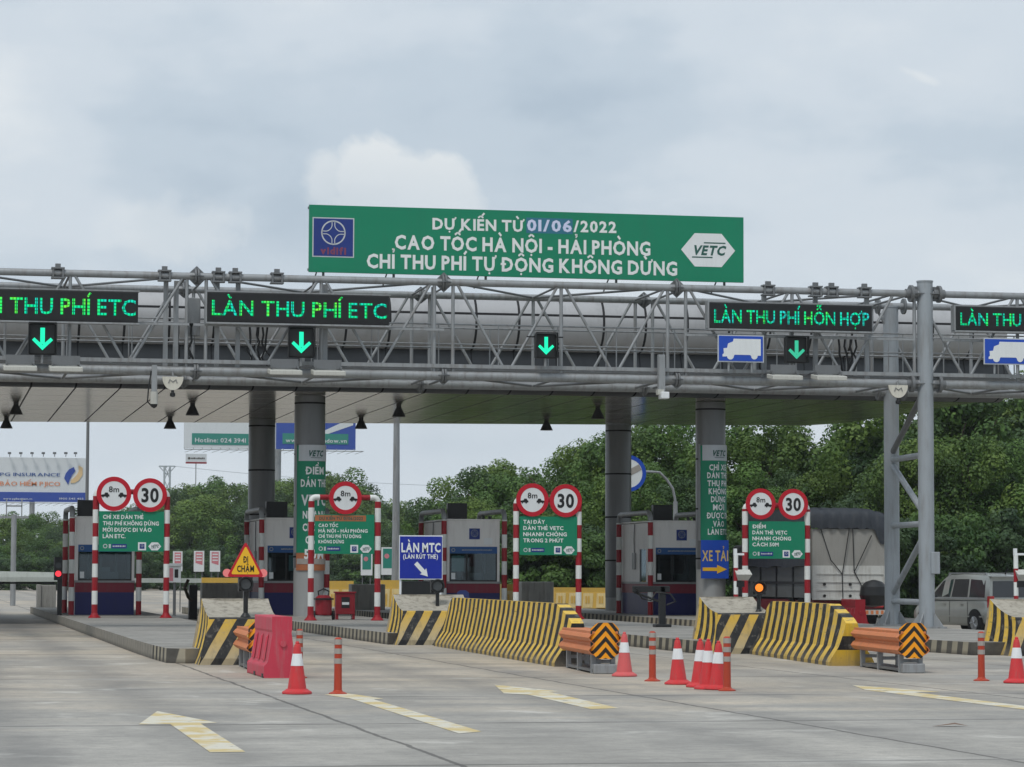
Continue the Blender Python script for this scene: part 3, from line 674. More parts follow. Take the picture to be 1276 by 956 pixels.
for a, c in zip([-6.2] + nodes[:-1], nodes):
    for y in (YF, YR):
        xs = [a + .25, (a + c) / 2, c - .25]
        for x in xs:
            if y == YF and x > 25 and x < 27.5 and x == xs[2]: continue
            MB().tube((x, y, ZB + .1), (x, y, ZT - .08), .048, 8).build('vertical_strut', 'steel', gan)
        lows = [(xs[0] + xs[1]) / 2, (xs[1] + xs[2]) / 2]
        for (xt, xl) in ((xs[0], lows[0]), (xs[1], lows[0]), (xs[1], lows[1]), (xs[2], lows[1])):
            s_ = .12 if xl > xt else -.12
            MB().tube((xt + s_, y - .02, ZT - .06), (xl - s_, y - .02, ZB + .26), .040, 8).build('diagonal_brace', 'steel', gan)
    mid = (a + c) / 2
    for z, r in ((ZT, .032), (ZB, .036)):
        for xa_, xb_ in ((a + .2, mid), (c - .2, mid), (mid, mid), (a + .25, a + .25), (c - .25, c - .25)):
            MB().tube((xa_, YF, z), (xb_, YR, z), r, 6).build('lateral_brace', 'steel_dark', gan)
for x in nodes:
    for y, z, r in ((YF, ZT, .27), (YR, ZT, .24), (YF, ZB, .26), (YR, ZB, .24)):
        if abs(x - 26.13) < .1: continue
        b = MB()
        for s_ in (-.035, .035):
            b.tube((x + s_ - .025, y, z), (x + s_ + .025, y, z), r * .78, 16)
        for k in range(4):
            t = k * pi / 2 + pi / 4 * 0
            dy, dz = cos(t), sin(t); n_ = (-sin(t) * .012, cos(t) * .012)
            b.add([(x - .2, y + dy * .08 + n_[0], z + dz * .08 + n_[1]), (x + .2, y + dy * .08 + n_[0], z + dz * .08 + n_[1]), (x, y + dy * r + n_[0], z + dz * r + n_[1]),
                   (x - .2, y + dy * .08 - n_[0], z + dz * .08 - n_[1]), (x + .2, y + dy * .08 - n_[0], z + dz * .08 - n_[1]), (x, y + dy * r - n_[0], z + dz * r - n_[1])], [(0, 1, 2), (5, 4, 3), (0, 3, 4, 1), (1, 4, 5, 2), (2, 5, 3, 0)])
        b.build('flange', 'steel_dark', gan)
# walkway with handrails
b = MB()
for y in (YF + 1.0, YF + 2.2):
    for z in (7.85, 8.38): b.tube((Xa, y, z), (Xb, y, z), .022, 6)
    x = Xa
    while x < Xb: b.tube((x, y, 7.2), (x, y, 8.38), .02, 6); x += 1.63
b.build('handrail', 'steel', gan)
MB().box(Xa, Xb, YF + .95, YF + 2.25, 7.14, 7.19).build('walkway_deck', 'steel_dark', gan)
# pillar legs at the right
for (x, y, r, zt) in ((GX, YF, .215, 9.72), (26.95, YR, .215, 9.35)):
    o = MB().tube((x, y, ZI), (x, y, zt), r, 24).tube((x, y, zt), (x, y, zt + .04), r + .015, 24).build('pillar', 'pillar', gan)
    b = MB().box(x - .42, x + .42, y - .42, y + .42, ZI, ZI + .05)
    for k in range(4):
        t = k * pi / 2 + pi / 4; u = Vector((cos(t), sin(t), 0)); w = Vector((-sin(t), cos(t), 0)) * .015; c_ = Vector((x, y, 0))
        P = [c_ + u * (r - .02) + Vector((0, 0, ZI + .05)), c_ + u * (r + .28) + Vector((0, 0, ZI + .05)), c_ + u * (r - .02) + Vector((0, 0, ZI + .45))]
        b.add([p + w for p in P] + [p - w for p in P], [(0, 1, 2), (5, 4, 3), (0, 3, 4, 1), (1, 4, 5, 2), (2, 5, 3, 0)])
    b.build('base_plate', 'steel', o)
MB().box(GX + .05, GX + .30, YF - .25, YF - .19, 1.75, 2.35).build('junction_box', 'pillar', gan, .02)
def leg(z): return Vector((GX, YF, z)), Vector((26.95, YR, z))
for z in (.98, 3.12, 5.0):
    p, q = leg(z); MB().tube(p, q, .085, 12).build('cross_tube', 'pillar', gan)
for z0, z1 in ((2.9, 1.15), (3.3, 4.9)):
    MB().tube((GX, YF, z0), (26.95, YR, z1), .085, 12).build('brace_tube', 'pillar', gan)
MB().tube((GX, YF, 6.8), (26.95, YR, 5.15), .085, 12).build('brace_tube', 'steel_dark', gan)
for z in (ZB, ZT):
    b = MB()
    for s_ in (-1, 1):
        x = GX + s_ * .40
        b.tube((x - .04, YF, z), (x + .04, YF, z), .235, 20).tube((x - .2 + .04, YF, z), (x + .2 - .04, YF, z), .13, 12)
        b.box(min(GX, x), max(GX, x), YF - .012, YF + .012, z - .2, z + .2).box(min(GX, x), max(GX, x), YF - .2, YF + .2, z - .012, z + .012)
    b.build('pillar_collar', 'steel_dark', gan)
    for s_ in (-1, 1): MB().tube((26.95 + s_ * .36, YR, z), (26.95 + s_ * .42, YR, z), .23, 16).build('rear_collar', 'steel_dark', gan)
# u-bolt clamps on the top chord
for px in (72, 205, 272, 293, 345, 957, 1016, 1036, 1077):
    x = aY(px, 350, YF).x
    MB().box(x - .17, x + .17, YF - .14, YF + .14, ZT + .10, ZT + .14).box(x - .07, x + .07, YF - .05, YF + .05, ZT + .14, ZT + .24).box(x - .17, x + .17, YF - .14, YF + .14, ZT - .15, ZT - .11) \
        .box(x - .15, x - .10, YF - .13, YF - .10, ZT - .11, ZT + .1).box(x + .10, x + .15, YF - .13, YF - .10, ZT - .11, ZT + .1).build('clamp', 'steel_dark', gan)
# square posts behind the displays, cables
for px in (206, 219, 270, 296, 405, 540, 952, 1016, 1080):
    x = aY(px, 430, YF + .3).x; MB().box(x - .06, x + .06, YF + .25, YF + .35, ZB + .1, ZT - .1).build('display_post', 'steel', gan)
rr = random.Random(3)
for px in (222, 232, 238, 311, 321, 327, 333, 948, 1045, 1053, 1060, 1066):
    x = aY(px, 430, YF + .5).x
    pts = [(x + rr.uniform(-.03, .03) * k, YF + .5, 8.15 - k * .2) for k in range(6)]
    MB().path(pts, .03, 6).build('cable', 'black', gan)
MB().box(aY(236, 0, YF + .6).x, aY(254, 0, YF + .6).x, YF + .6, YF + .9, 7.9, 8.9).build('equipment_cabinet', 'steel', gan, .02)
for xa_, xb_ in ((6.6, aY(552, 410, YF).x), (aY(-5, 400, YF).x - 3, aY(240, 405, YF).x), (aY(852, 418, YF).x, aY(1138, 418, YF).x), (aY(1172, 420, YF).x, Xb)):
    MB().box(xa_, xb_, YF - .16, YF - .1, 8.10, 8.16).build('sign_rail', 'steel', gan)

# ---- LED message boards
YD = YF - .42
def led(px0, px1, ytop, ybot, txt, tx0, tx1, base_y, cap, label):
    a = aY(px0, ytop, YD); c = aY(px1, ybot, YD); zt = (a.z + aY(px1, ytop + (px1 - px0) * .02, YD).z) / 2; zb = zt - (ybot - ytop - 3) / 49.
    t = thing('message_board', label, 'message board', ((a.x + c.x) / 2, YD, zb), 'green lettered message boards on the gantry')
    MB().box(a.x, c.x, YD, YD + .24, zb, zt).build('housing', 'black', t, .02)
    MB().box(a.x + .05, c.x - .05, YD - .006, YD, zb + .05, zt - .05).build('screen', 'screen', t)
    MB().box(a.x - .04, c.x + .04, YD - .03, YD + .26, zb - .05, zb - .005).box(a.x - .04, c.x + .04, YD + .02, YD + .26, zt + .005, zt + .04).box(a.x - .05, a.x - .005, YD, YD + .26, zb, zt).build('frame', 'steel', t)
    p = aY(tx0, base_y, YD - .012); q = aY(tx1, base_y, YD - .012)
    text(txt, p.x, YD - .012, zb + (zt - zb) * .22, cap, q.x - p.x, 'led_cyan' if 'HỖN' in txt else 'led', t, bold=.012)
led(258.5, 485, 364, 405, 'LÀN THU PHÍ ETC', 264, 482, 397, .40, 'LED board reading LÀN THU PHÍ ETC left of the green billboard')
led(-57, 172, 359, 401, 'LÀN THU PHÍ ETC', -50, 169, 392, .42, 'LED board cut by the left picture edge, reading THU PHÍ ETC')
led(884, 1087, 377, 414, 'LÀN THU PHÍ HỖN HỢP', 890, 1083, 405, .36, 'LED board reading LÀN THU PHÍ HỖN HỢP below the billboard end')
led(1191, 1395, 382, 417, 'LÀN THU PHÍ HỖN HỢP', 1197, 1390, 408, .34, 'LED board at the right edge, right of the gantry pillar')
# ---- lane arrows
def lane_signal(px, pya, pyb, mk_, label, bracket=False):
    c = aY(px, (pya + pyb) / 2, YD); s_ = (pyb - pya) / 49. / 2
    t = thing('lane_signal', label, 'signal', (c.x, YD, c.z - s_), 'lane signals with a green down arrow on the gantry')
    MB().box(c.x - s_ * .86, c.x + s_ * .86, YD + .0, YD + .22, c.z - s_, c.z + s_).build('housing', 'black', t, .03)
    b = MB()
    for sg in (-1, 1): b.box(c.x + sg * s_ * .86, c.x + sg * (s_ * .86 + .02), YD - .14, YD, c.z - s_, c.z + s_)
    b.box(c.x - s_ * .88, c.x + s_ * .88, YD - .16, YD, c.z + s_, c.z + s_ + .02).build('hood', 'black', t)
    u = s_ * .72
    b = MB(); w = u * .20
    y0, y1 = YD - .02, YD - .004
    b.prism([(c.x - w, c.z + u), (c.x + w, c.z + u), (c.x + w, c.z - u * .45), (c.x - w, c.z - u * .45)], y0, y1)
    for sg in (-1, 1):
        b.prism([(c.x + sg * .0, c.z - u), (c.x + sg * .0, c.z - u * .52), (c.x + sg * u * .72, c.z + u * .12), (c.x + sg * u * .92, c.z - u * .10)], y0 - .002, y1)
    b.build('arrow', mk_, t)
    MB().tube((c.x, YD + .1, c.z - s_ - .22), (c.x, YD + .1, c.z - s_), .04, 8).build('stand', 'steel', t)
    if bracket: MB().box(c.x - s_ * 1.5, c.x + s_ * 1.5, YD + .12, YD + .18, c.z + s_ * .7, c.z + s_ * .8).build('bracket', 'black', t)
lane_signal(53, 403, 442, 'arrow', 'green arrow signal under the leftmost message board')
lane_signal(375.5, 408, 446, 'arrow', 'green arrow signal under the LÀN THU PHÍ ETC board left of the billboard')
lane_signal(680.5, 415, 447, 'arrow', 'green arrow signal standing alone below the billboard', True)
lane_signal(992.5, 419, 453, 'arrow_dim', 'dimmer green arrow signal beside the blue truck sign')
# ---- blue truck signs
def truck_sign(px0, px1, py0, py1, label):
    a = aY(px0, py0, YD); c = aY(px1, py1, YD); x0, x1, z0, z1 = a.x, c.x, c.z, a.z
    t = thing('truck_lane_sign', label, 'sign', ((x0 + x1) / 2, YD, z0), 'blue truck signs on the gantry')
    MB().box(x0, x1, YD + .01, YD + .04, z0, z1).build('border', 'greyplate', t)
    MB().box(x0 + .03, x1 - .03, YD, YD + .01, z0 + .03, z1 - .03).build('panel', 'bluetruck', t)
    W_, H_ = x1 - x0, z1 - z0
    out = [(.10, .20), (.10, .28), (.13, .32), (.12, .50), (.20, .52), (.22, .68), (.33, .76), (.34, .86), (.93, .86), (.93, .25), (.86, .25)]
    def arc(cx_, cz_, r, n=8): return [(cx_ + r * cos(tt), cz_ + r * sin(tt) * W_ / H_) for tt in np.linspace(0, -pi, n)]
    out += arc(.79, .23, .07) + [(.70, .27), (.36, .27)] + arc(.27, .22, .075) + [(.18, .20)]
    MB().prism([(x0 + u * W_, z0 + v * H_) for u, v in out], YD - .006, YD - .002).build('truck_symbol', 'white', t)
    MB().tube((x0 + W_ * .25, YD + .08, z0 - .25), (x0 + W_ * .25, YD + .08, z1), .03, 8).tube((x1 - W_ * .25, YD + .08, z0 - .25), (x1 - W_ * .25, YD + .08, z1), .03, 8).build('support', 'steel', t)
truck_sign(894.5, 952, 417, 452, 'blue sign with white truck left of the dim arrow signal')
truck_sign(1226, 1283, 421, 455, 'blue sign with white truck at the right picture edge')
# ---- tag reader panels
rd = None
for px, py, lab in ((25, 458.5, 'flat pale reader box at the far left end of the gantry'), (82, 459.5, 'flat pale reader box right of the leftmost arrow signal'), (355, 463.5, 'flat pale reader box under the ETC board, left of its arrow signal'),
                    (409, 464.5, 'flat pale reader box right of the arrow under the ETC board'), (978, 470, 'flat pale reader box below the dim arrow signal'), (1033, 470.5, 'flat pale reader box between the dim arrow and the pillar')):
    p = aY(px, py, YF - .75)
    if rd is None:
        rd = thing('tag_reader', lab, 'reader', (0, 0, 0), 'flat reader boxes under the gantry')
        MB().add([(-.42, -.30, -.10), (.42, -.30, -.10), (.42, .30, -.02), (-.42, .30, -.02), (-.42, -.30, .02), (.42, -.30, .02), (.42, .30, .10), (-.42, .30, .10)],
                 [(0, 3, 2, 1), (4, 5, 6, 7), (0, 1, 5, 4), (1, 2, 6, 5), (2, 3, 7, 6), (3, 0, 4, 7)]).build('housing', 'antenna', rd, .02)
        MB().box(-.36, -.31, -.05, .75, .10, .15).box(.31, .36, -.05, .75, .10, .15).box(-.36, .36, .1, .16, .1, .34).box(-.36, -.33, -.05, 0, .0, .15).box(.33, .36, -.05, 0, .0, .15).build('bracket', 'steel_dark', rd)
        rd.location = p
    else: dup(rd, lab, p)
# ---- half discs
hd = None
for px, py, lab in ((215.5, 469.5, 'pale half disc with emblem under the left part of the gantry'), (1119.5, 480, 'pale half disc with emblem beside the gantry pillar')):
    p = aY(px, py, YF - .2)
    if hd is None:
        hd = thing('hanging_disc', lab, 'plate', (0, 0, 0), 'pale half discs under the gantry')
        MB().prism([(.27 * cos(t), .34 * sin(t) * 1.02) for t in np.linspace(-pi, 0, 24)], 0, .08).build('plate', 'cream', hd, .01)
        b = MB()
        b.path([(-.11, -.008, -.17), (-.08, -.008, -.07), (0, -.008, -.14), (.08, -.008, -.07), (.11, -.008, -.17)], .013, 6)
        b.build('emblem', 'steel_dark', hd)
        MB().tube((0, .04, -.34), (0, .04, -.44), .04, 8).lathe([(.03, -.52), (.07, -.5), (.07, -.43), (.04, -.40)], (0, .04, 0), 10).build('sensor', 'black', hd)
        MB().tube((0, .04, 0), (0, .04, .12), .03, 8).build('hanger', 'steel', hd)
        hd.location = p
    else: dup(hd, lab, p)
# ---- security cameras on the gantry
p = aY(192, 496, YF - .3); q = aY(192, 455, YF - .3)
t = thing('security_camera', 'white camera on a grey drop pole at the left of the gantry', 'camera', tuple(p), 'cameras hanging from the gantry')
MB().box(p.x - .07, p.x + .07, p.y - .05, p.y + .05, p.z + .15, q.z).build('drop_pole', 'steel', t)
MB().tube((p.x, p.y, p.z - .16), (p.x, p.y, p.z + .16), .10, 14).build('camera_body', 'antenna', t)
MB().lathe([(.02, -.26), (.07, -.23), (.09, -.16)], tuple(p), 14).build('dome', 'black', t)
MB().path([(p.x - .08, p.y - .02, p.z + .7), (p.x - .15, p.y - .02, p.z + .2), (p.x - .17, p.y - .02, p.z - .1), (p.x - .05, p.y - .02, p.z - .22)], .02, 6).build('cable', 'black', t)
p = aY(824, 493, YF - .3); q = aY(824, 442, YF - .3)
t = thing('security_camera', 'white box camera on a square drop pole below the billboard end', 'camera', tuple(p), 'cameras hanging from the gantry')
MB().box(p.x - .09, p.x + .09, p.y - .07, p.y + .07, p.z + .1, q.z).build('drop_pole', 'steel', t)
MB().cbox((p.x + .06, p.y - .05, p.z + .0), (.22, .34, .18)).build('camera_body', 'white', t, .02)
MB().box(p.x - .12, p.x + .05, p.y - .1, p.y + .1, p.z + .02, p.z + .16).build('mount', 'antenna', t)

# ---- green billboard
YB = YF + .25
c0 = aY(385.5, 256, YB); c1 = aY(926.5, 270, YB); c2 = aY(386, 341, YB); c3 = aY(927, 350, YB)
bx0, bx1, bz1, bz0 = c0.x, c1.x, (c0.z + c1.z) / 2, (c2.z + c3.z) / 2
t = thing('green_billboard', 'wide green billboard with white lettering standing on top of the gantry', 'billboard', ((bx0 + bx1) / 2, YB, bz0))
MB().box(bx0, bx1, YB, YB + .10, bz0, bz1).build('panel', 'green', t)
MB().box(bx0 - .02, bx1 + .02, YB + .10, YB + .16, bz0 + .04, bz0 + .1).box(bx0 - .02, bx1 + .02, YB + .1, YB + .16, bz1 - .1, bz1 - .04).build('backing_frame', 'steel_dark', t)
b = MB(); 
for px in (404, 492, 607, 770, 905):
    x = aY(px, 350, YB).x
    MB().tube((x, YB + .2, ZT), (x, YB + .2, bz1 - .1), .035, 8).tube((x - .18, YB + .9, ZT - .02), (x - .1, YB + .2, bz0 + .3), .02, 6).build('support', 'steel_dark', t)
BH, BW = bz1 - bz0, bx1 - bx0
def bpx(px, py): 
    """position on the billboard from fractions of its photographed outline"""
    u = (px - 386) / 541.; top = 256 + 14 * u; bot = 341 + 9 * u
    return bx0 + u * BW, bz1 - (py - top) / (bot - top) * BH
def bline(s, px0, px1, pyb, cap, m='letter'):
    x, z = bpx(px0, pyb); x1, _ = bpx(px1, pyb); text(s, x, YB - .006, z, cap, x1 - x, m, t, bold=.034, name='lettering')
bline('DỰ KIẾN TỪ', 536, 650, 286, .29)
bline('01/06', 653, 709, 287.2, .29, 'datelet')
bline('/2022', 711, 765, 288.2, .29)
x, z = bpx(652, 290.3); x1, z1 = bpx(710, 272.5); MB().box(x, x1, YB - .003, YB, z, z1).build('date_patch', 'datepatch', t)
bline('CAO TỐC HÀ NỘI - HẢI PHÒNG', 490, 808, 311, .36)
bline('CHỈ THU PHÍ TỰ ĐỘNG KHÔNG DỪNG', 456, 842, 335, .36)
def emblem(cx_, cz_, R_, y, parent, m, w=.11):
    """ring with a four pointed star drawn by arcs"""
    b = MB().disc((cx_, cz_), R_, y, y + .003, 36, 0, R_ * (1 - w))
    k = R_ * .98
    for q in range(4):
        ax, az = (1, 1, -1, -1)[q], (1, -1, -1, 1)[q]
        pts = []
        for tt in np.linspace(0, 1, 9):
            an = pi + tt * pi / 2
            rr_ = .60
            px_, pz_ = .70 + rr_ * cos(an), .70 + rr_ * sin(an)
            pts.append((px_, pz_))
        pts = [(.12, .98)] + [(p_[0], p_[1]) for p_ in pts[1:-1]] + [(.98, .12)]
        for (u0, v0), (u1, v1) in zip(pts[:-1], pts[1:]):
            d_ = Vector((u1 - u0, v1 - v0)).normalized(); n_ = Vector((-d_.y, d_.x)) * w * .32
            b.prism([(cx_ + ax * (u0 + n_.x) * k, cz_ + az * (v0 + n_.y) * k), (cx_ + ax * (u1 + n_.x) * k, cz_ + az * (v1 + n_.y) * k), (cx_ + ax * (u1 - n_.x) * k, cz_ + az * (v1 - n_.y) * k), (cx_ + ax * (u0 - n_.x) * k, cz_ + az * (v0 - n_.y) * k)], y, y + .003)
    return b.build('emblem', m, parent)
x, z = bpx(390, 322); x1, z1 = bpx(440.5, 273)
MB().box(x, x1, YB - .004, YB, z, z1).build('logo_border', 'greyplate', t)
lg = MB().box(x + .03, x1 - .03, YB - .008, YB - .004, z + .03, z1 - .03).build('logo_panel', 'logo_blue', t)
emblem((x + x1) / 2, z + (z1 - z) * .62, (z1 - z) * .31, YB - .012, lg, 'greyplate')
text('vidifi', (x + x1) / 2, YB - .012, z + (z1 - z) * .08, (z1 - z) * .17, (x1 - x) * .62, 'redletter', lg, 'C', .05)
def hexlogo(cx_, cz_, w, h, y, parent, txt=True, m='white', tm='darkletter'):
    k = h * .42
    o = MB().prism([(cx_ - w / 2, cz_), (cx_ - w / 2 + k, cz_ + h / 2), (cx_ + w / 2 - k, cz_ + h / 2), (cx_ + w / 2, cz_), (cx_ + w / 2 - k, cz_ - h / 2), (cx_ - w / 2 + k, cz_ - h / 2)], y - .003, y, 0).build('hexagon_logo', m, parent)
    if txt:
        text('VETC', cx_, y - .008, cz_ - h * .14, h * .27, w * .60, tm, o, 'C', .04, italic=.25)
        MB().box(cx_ - w * .08, cx_ + w * .32, y - .008, y - .005, cz_ + h * .20, cz_ + h * .235).box(cx_ - w * .3, cx_ + w * .08, y - .008, y - .005, cz_ - h * .235, cz_ - h * .20).build('logo_lines', tm, o)
    return o
x, z = bpx(847, 310); x1, _ = bpx(916, 311); _, za = bpx(880, 290); _, zb_ = bpx(880, 331)
hexlogo((x + x1) / 2, (za + zb_) / 2, x1 - x, za - zb_, YB - .004, t)

# ================================================================== TOLL BOOTHS
YBO = 98.4
def booth(px_left, w, label, xoff=0, variant=0, depth=4.7):
    X = aY(px_left, 700, YBO).x + xoff
    t = thing('toll_booth', label, 'booth', (X + w / 2, YBO, ZI), 'grey toll booths with navy base')
    x0, x1, y0, y1 = X, X + w, YBO, YBO + depth
    z = dict(b=ZI, blue=1.05, red=1.38, sill=1.45, head=2.43, top=3.58)
    # walls with real openings (front and left side)
    b = MB()
    b.box(x0, x1, y0, y0 + .08, z['head'] + .24, z['top']).box(x0, x0 + .09, y0, y0 + .08, z['sill'], z['head'] + .24).box(x1 - .09, x1, y0, y0 + .08, z['sill'], z['head'] + .24)
    b.box(x0, x0 + .08, y0 + .081, y0 + 1.0, z['sill'], z['top'] - .02).box(x0, x0 + .08, y0 + 2.0, y1, z['sill'], z['top'] - .02).box(x0, x0 + .08, y0 + 1.0, y0 + 2.0, z['head'] + .2, z['top'] - .02)
    b.box(x1 - .08, x1, y0 + .081, y1, z['sill'], z['top'] - .02).box(x0 + .081, x1 - .081, y1 - .08, y1, z['sill'], z['top'] - .02)
    b.build('wall', 'booth_white', t)
    MB().box(x0 - .03, x1 + .03, y0 - .03, y1 + .03, z['top'], z['top'] + .06).build('roof', 'booth_white', t, .015)
    MB().box(x0, x1, y0, y1, z['b'], z['blue']).build('base', 'booth_blue', t)
    MB().box(x0 - .008, x1 + .008, y0 - .008, y1 + .008, z['blue'], z['red']).build('red_band', 'booth_red', t)
    MB().box(x0 - .03, x1 + .03, y0 - .04, y1 + .03, z['red'], z['sill']).build('sill', 'frame', t)
    MB().box(x0 + .09, x1 - .09, y0 - .012, y0 + .06, z['head'], z['head'] + .24).build('header', 'header_blue', t)
    b = MB(); b.box(x0 + w * .28, x0 + w * .32, y0 - .018, y0 - .014, z['head'] + .1, z['head'] + .14); dashes(b, x0 + w * .32, x1 - w * .15, y0 - .018, z['head'] + .10, .05, 0, int(px_left)); b.build('header_lettering', 'curtain', t); MB().disc((x0 + .22, z['head'] + .12), .07, y0 - .018, y0 - .014, 14, 0, .045).build('header_logo', 'curtain', t)
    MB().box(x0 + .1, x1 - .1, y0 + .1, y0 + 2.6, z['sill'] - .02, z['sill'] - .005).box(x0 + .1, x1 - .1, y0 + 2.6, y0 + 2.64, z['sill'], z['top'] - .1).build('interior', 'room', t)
    wd = MB().box(x0 + .09, x0 + .13, y0 + .0, y0 + .07, z['sill'], z['head']).box(x1 - .13, x1 - .09, y0, y0 + .07, z['sill'], z['head']).box(x0 + .13, x1 - .13, y0, y0 + .07, z['sill'], z['sill'] + .05) \
        .box(x0 + w * .36, x0 + w * .39, y0 + .01, y0 + .06, z['sill'] + .05, z['head']).build('window', 'black', t)
    MB().box(x0 + .13, x1 - .13, y0 + .03, y0 + .04, z['sill'] + .05, z['head']).build('pane', 'glass', wd)
    wd2 = MB().box(x0 + .005, x0 + .075, y0 + 1.0, y0 + 1.05, z['sill'], z['head'] + .2).box(x0 + .005, x0 + .075, y0 + 1.95, y0 + 2.0, z['sill'], z['head'] + .2).build('window', 'frame', t)
    MB().box(x0 + .03, x0 + .04, y0 + 1.05, y0 + 1.95, z['sill'], z['head'] + .2).build('pane', 'glass', wd2)
    rr = random.Random(int(px_left) + 5)
    b = MB()
    for k in range(3):
        xx = x0 + .25 + (w - .5) * (k + rr.uniform(.1, .8)) / 3; b.box(xx, xx + rr.uniform(.05, .16), y0 + .9, y0 + .93, z['sill'] + rr.choice((.05, .3)), z['head'] - .04)
    b.build('blind', 'curtain', t)
    if variant in (1, 2):
        MB().box(x0 + (.18 if variant == 1 else w * .42), x0 + (.62 if variant == 1 else w * .75), y0 + .065, y0 + .07, z['sill'] + .35, z['head'] - .08).build('poster', 'teal', t)
    MB().box(x0 - .06, x0, y0 + 2.5, y0 + 2.9, 1.9, 2.5).build('meter_box', 'frame', t, .01)
    MB().box(x0 + w * .70, x0 + w * .86, y0 - .006, y0 - .001, 2.75, 2.98).build('notice', 'white', t)
    MB().path([(x0 - .02, y0 + 2.7, 2.5), (x0 - .03, y0 + 2.7, 3.0), (x0 - .03, y0 + 2.6, 3.55)], .018, 6).build('conduit', 'steel_dark', t)
    MB().box(x0 + .16, x0 + .30, y0 + .022, y0 + .027, z['sill'] + .08, z['sill'] + .30).build('sticker', 'white', t)
    MB().box(x0 + w * .5, x0 + w * .74, y0 + .45, y0 + .8, z['sill'], z['sill'] + .30).build('desk_screen', 'frame', t)
    if variant == 3:
        MB().box(x0 + w * .35, x0 + w * .6, y0 + .4, y0 + .7, z['sill'], z['sill'] + .45).build('monitor', 'curtain', t)
    lx = x0 + w * (.52 if variant != 4 else .55)
    lp = MB().box(lx - .19, lx + .19, y0 - .012, y0, 2.93, 3.31).build('logo_plate', 'logo_blue', t)
    emblem(lx, 3.14, .13, y0 - .016, lp, 'curtain', .13)
    MB().box(x0 + .02 + w * .02, x0 + w * .40, y0 + .2, y0 + .5, z['top'] + .07, z['top'] + .62).build('roof_display', 'black', t, .015)
    MB().tube((x0 + w * .72, y0 + .3, z['top'] + .06), (x0 + w * .72, y0 + .3, z['top'] + .2), .05, 8).tube((x0 + w * .84, y0 + .3, z['top'] + .06), (x0 + w * .84, y0 + .3, z['top'] + .17), .06, 8).build('roof_siren', 'black', t)
    return X
def hoop(x, y0, y1, label):
    t = thing('guard_hoop', label, 'guard rail', (x, y0, ZI), 'red and white pipe hoops guarding the booths')
    for y in (y0, y1):
        striped(MB(), x, y, ZI, 3.62, .095, .47).build('post', ['red', 'postwhite'], t)
    pts = [(x, y0, 3.62)] + [(x, y0 + .3 * (1 - cos(a)), 3.62 + .3 * sin(a)) for a in np.linspace(.3, pi / 2, 5)] + [(x, y1 - .3 * (1 - cos(a)), 3.62 + .3 * sin(a)) for a in np.linspace(pi / 2, .3, 5)] + [(x, y1, 3.62)]
    MB().path(pts, .09, 10).build('top_pipe', 'steel', t)
bw = 1.95
for px, w, lab, v in ((94, 2.0, 'grey toll booth under the CHỈ XE DÁN THẺ frame at the left', 3), (330, 2.0, 'grey toll booth behind the ĐI CHẬM triangle, beside the tall green banner', 2),
                      (557, 1.88, 'grey toll booth right of the LÀN MTC sign', 1), (814, 1.9, 'grey toll booth left of the XE TẢI column', 4)):
    X = booth(px, w, lab, 0, v)
    nm = {94: 'the leftmost booth', 330: 'the booth behind the triangle sign', 557: 'the booth right of the LÀN MTC sign', 814: 'the booth left of the XE TẢI column'}[px]
    hoop(X - .13, YBO - .1, YBO + 4.6, 'striped hoop along the left side of ' + nm)
    hoop(X + w + .15, YBO - .1, YBO + 4.6, 'striped hoop along the right side of ' + nm)

# ================================================================== COLUMN BANNERS
def banner(cx_, label, rows, z0, z1, rot, tail=None):
    cy_ = 95.34; r = CR + .03
    t = thing('column_banner', label, 'banner', (cx_, cy_ - r, z0), 'green banners wrapped on the front columns')
    a0, a1 = rot - radians(72), rot + radians(72)
    def shell(ra, rb, za, zb, r_): 
        n = 18; an = np.linspace(ra, rb, n); b = MB(); rin = r_ - .012
        vs = [(cx_ + r_ * sin(q), cy_ - r_ * cos(q), zz) for zz in (za, zb) for q in an] + [(cx_ + rin * sin(q), cy_ - rin * cos(q), zz) for zz in (za, zb) for q in an]
        fs = [(i, i + 1, n + i + 1, n + i) for i in range(n - 1)]
        b.add(vs, fs, 0, True); b.add(vs, [(0, n, 3 * n, 2 * n), (n - 1, 3 * n - 1, 4 * n - 1, 2 * n - 1)]); return b
    shell(a0, a1, z0, z1, r).build('sheet', 'green', t)
    shell(a0 - .16, a0 + .02, z0, z1 + .05, r + .012).build('edge_strip', 'steel', t)
    H_ = z1 - z0
    pl = shell(rot - radians(62), rot + radians(62), z1 - .52, z1 + .02, r + .012).build('logo_plate', 'greyplate', t)
    text('VETC', 0, 0, z1 - .36, .19, .56, 'darkletter', pl, 'C', .04, bend=(cx_, cy_, r + .026, rot), italic=.25)
    shell(rot - .3, rot + .42, z1 - .42, z1 - .405, r + .024).build('logo_line', 'darkletter', pl)
    z = z1 - .52
    for s_, h, wd, adv in rows:
        z -= adv; text(s_, 0, 0, z, h, wd, 'letter', t, 'C', .036, bend=(cx_, cy_, r + .014, rot))
    if tail:
        shell(a0, a1, tail[0], tail[1], r).build('lower_sheet', 'orangeband', t)
        shell(a0 + .08, a1 - .08, tail[0] + (tail[1] - tail[0]) * .36, tail[0] + (tail[1] - tail[0]) * .68, r + .012).build('lower_strip', 'deli_band', t)
zt1 = aY(387, 556, 95.34).z; zb1 = aY(387, 689, 95.34).z
banner(C1, 'green banner reading ĐIỂM on the column behind the single round sign',
       [('ĐIỂM', .24, .70, .44), ('DÁN THẺ', .24, 1.02, .42), ('VETC', .34, .98, .62), ('NHANH', .24, .86, .44), ('CHÓNG', .24, .86, .42), ('CÁCH', .24, .66, .42), ('50M', .30, .74, .50)], zb1, zt1, radians(14), (aY(387, 711, 95.34).z, zb1 - .01))
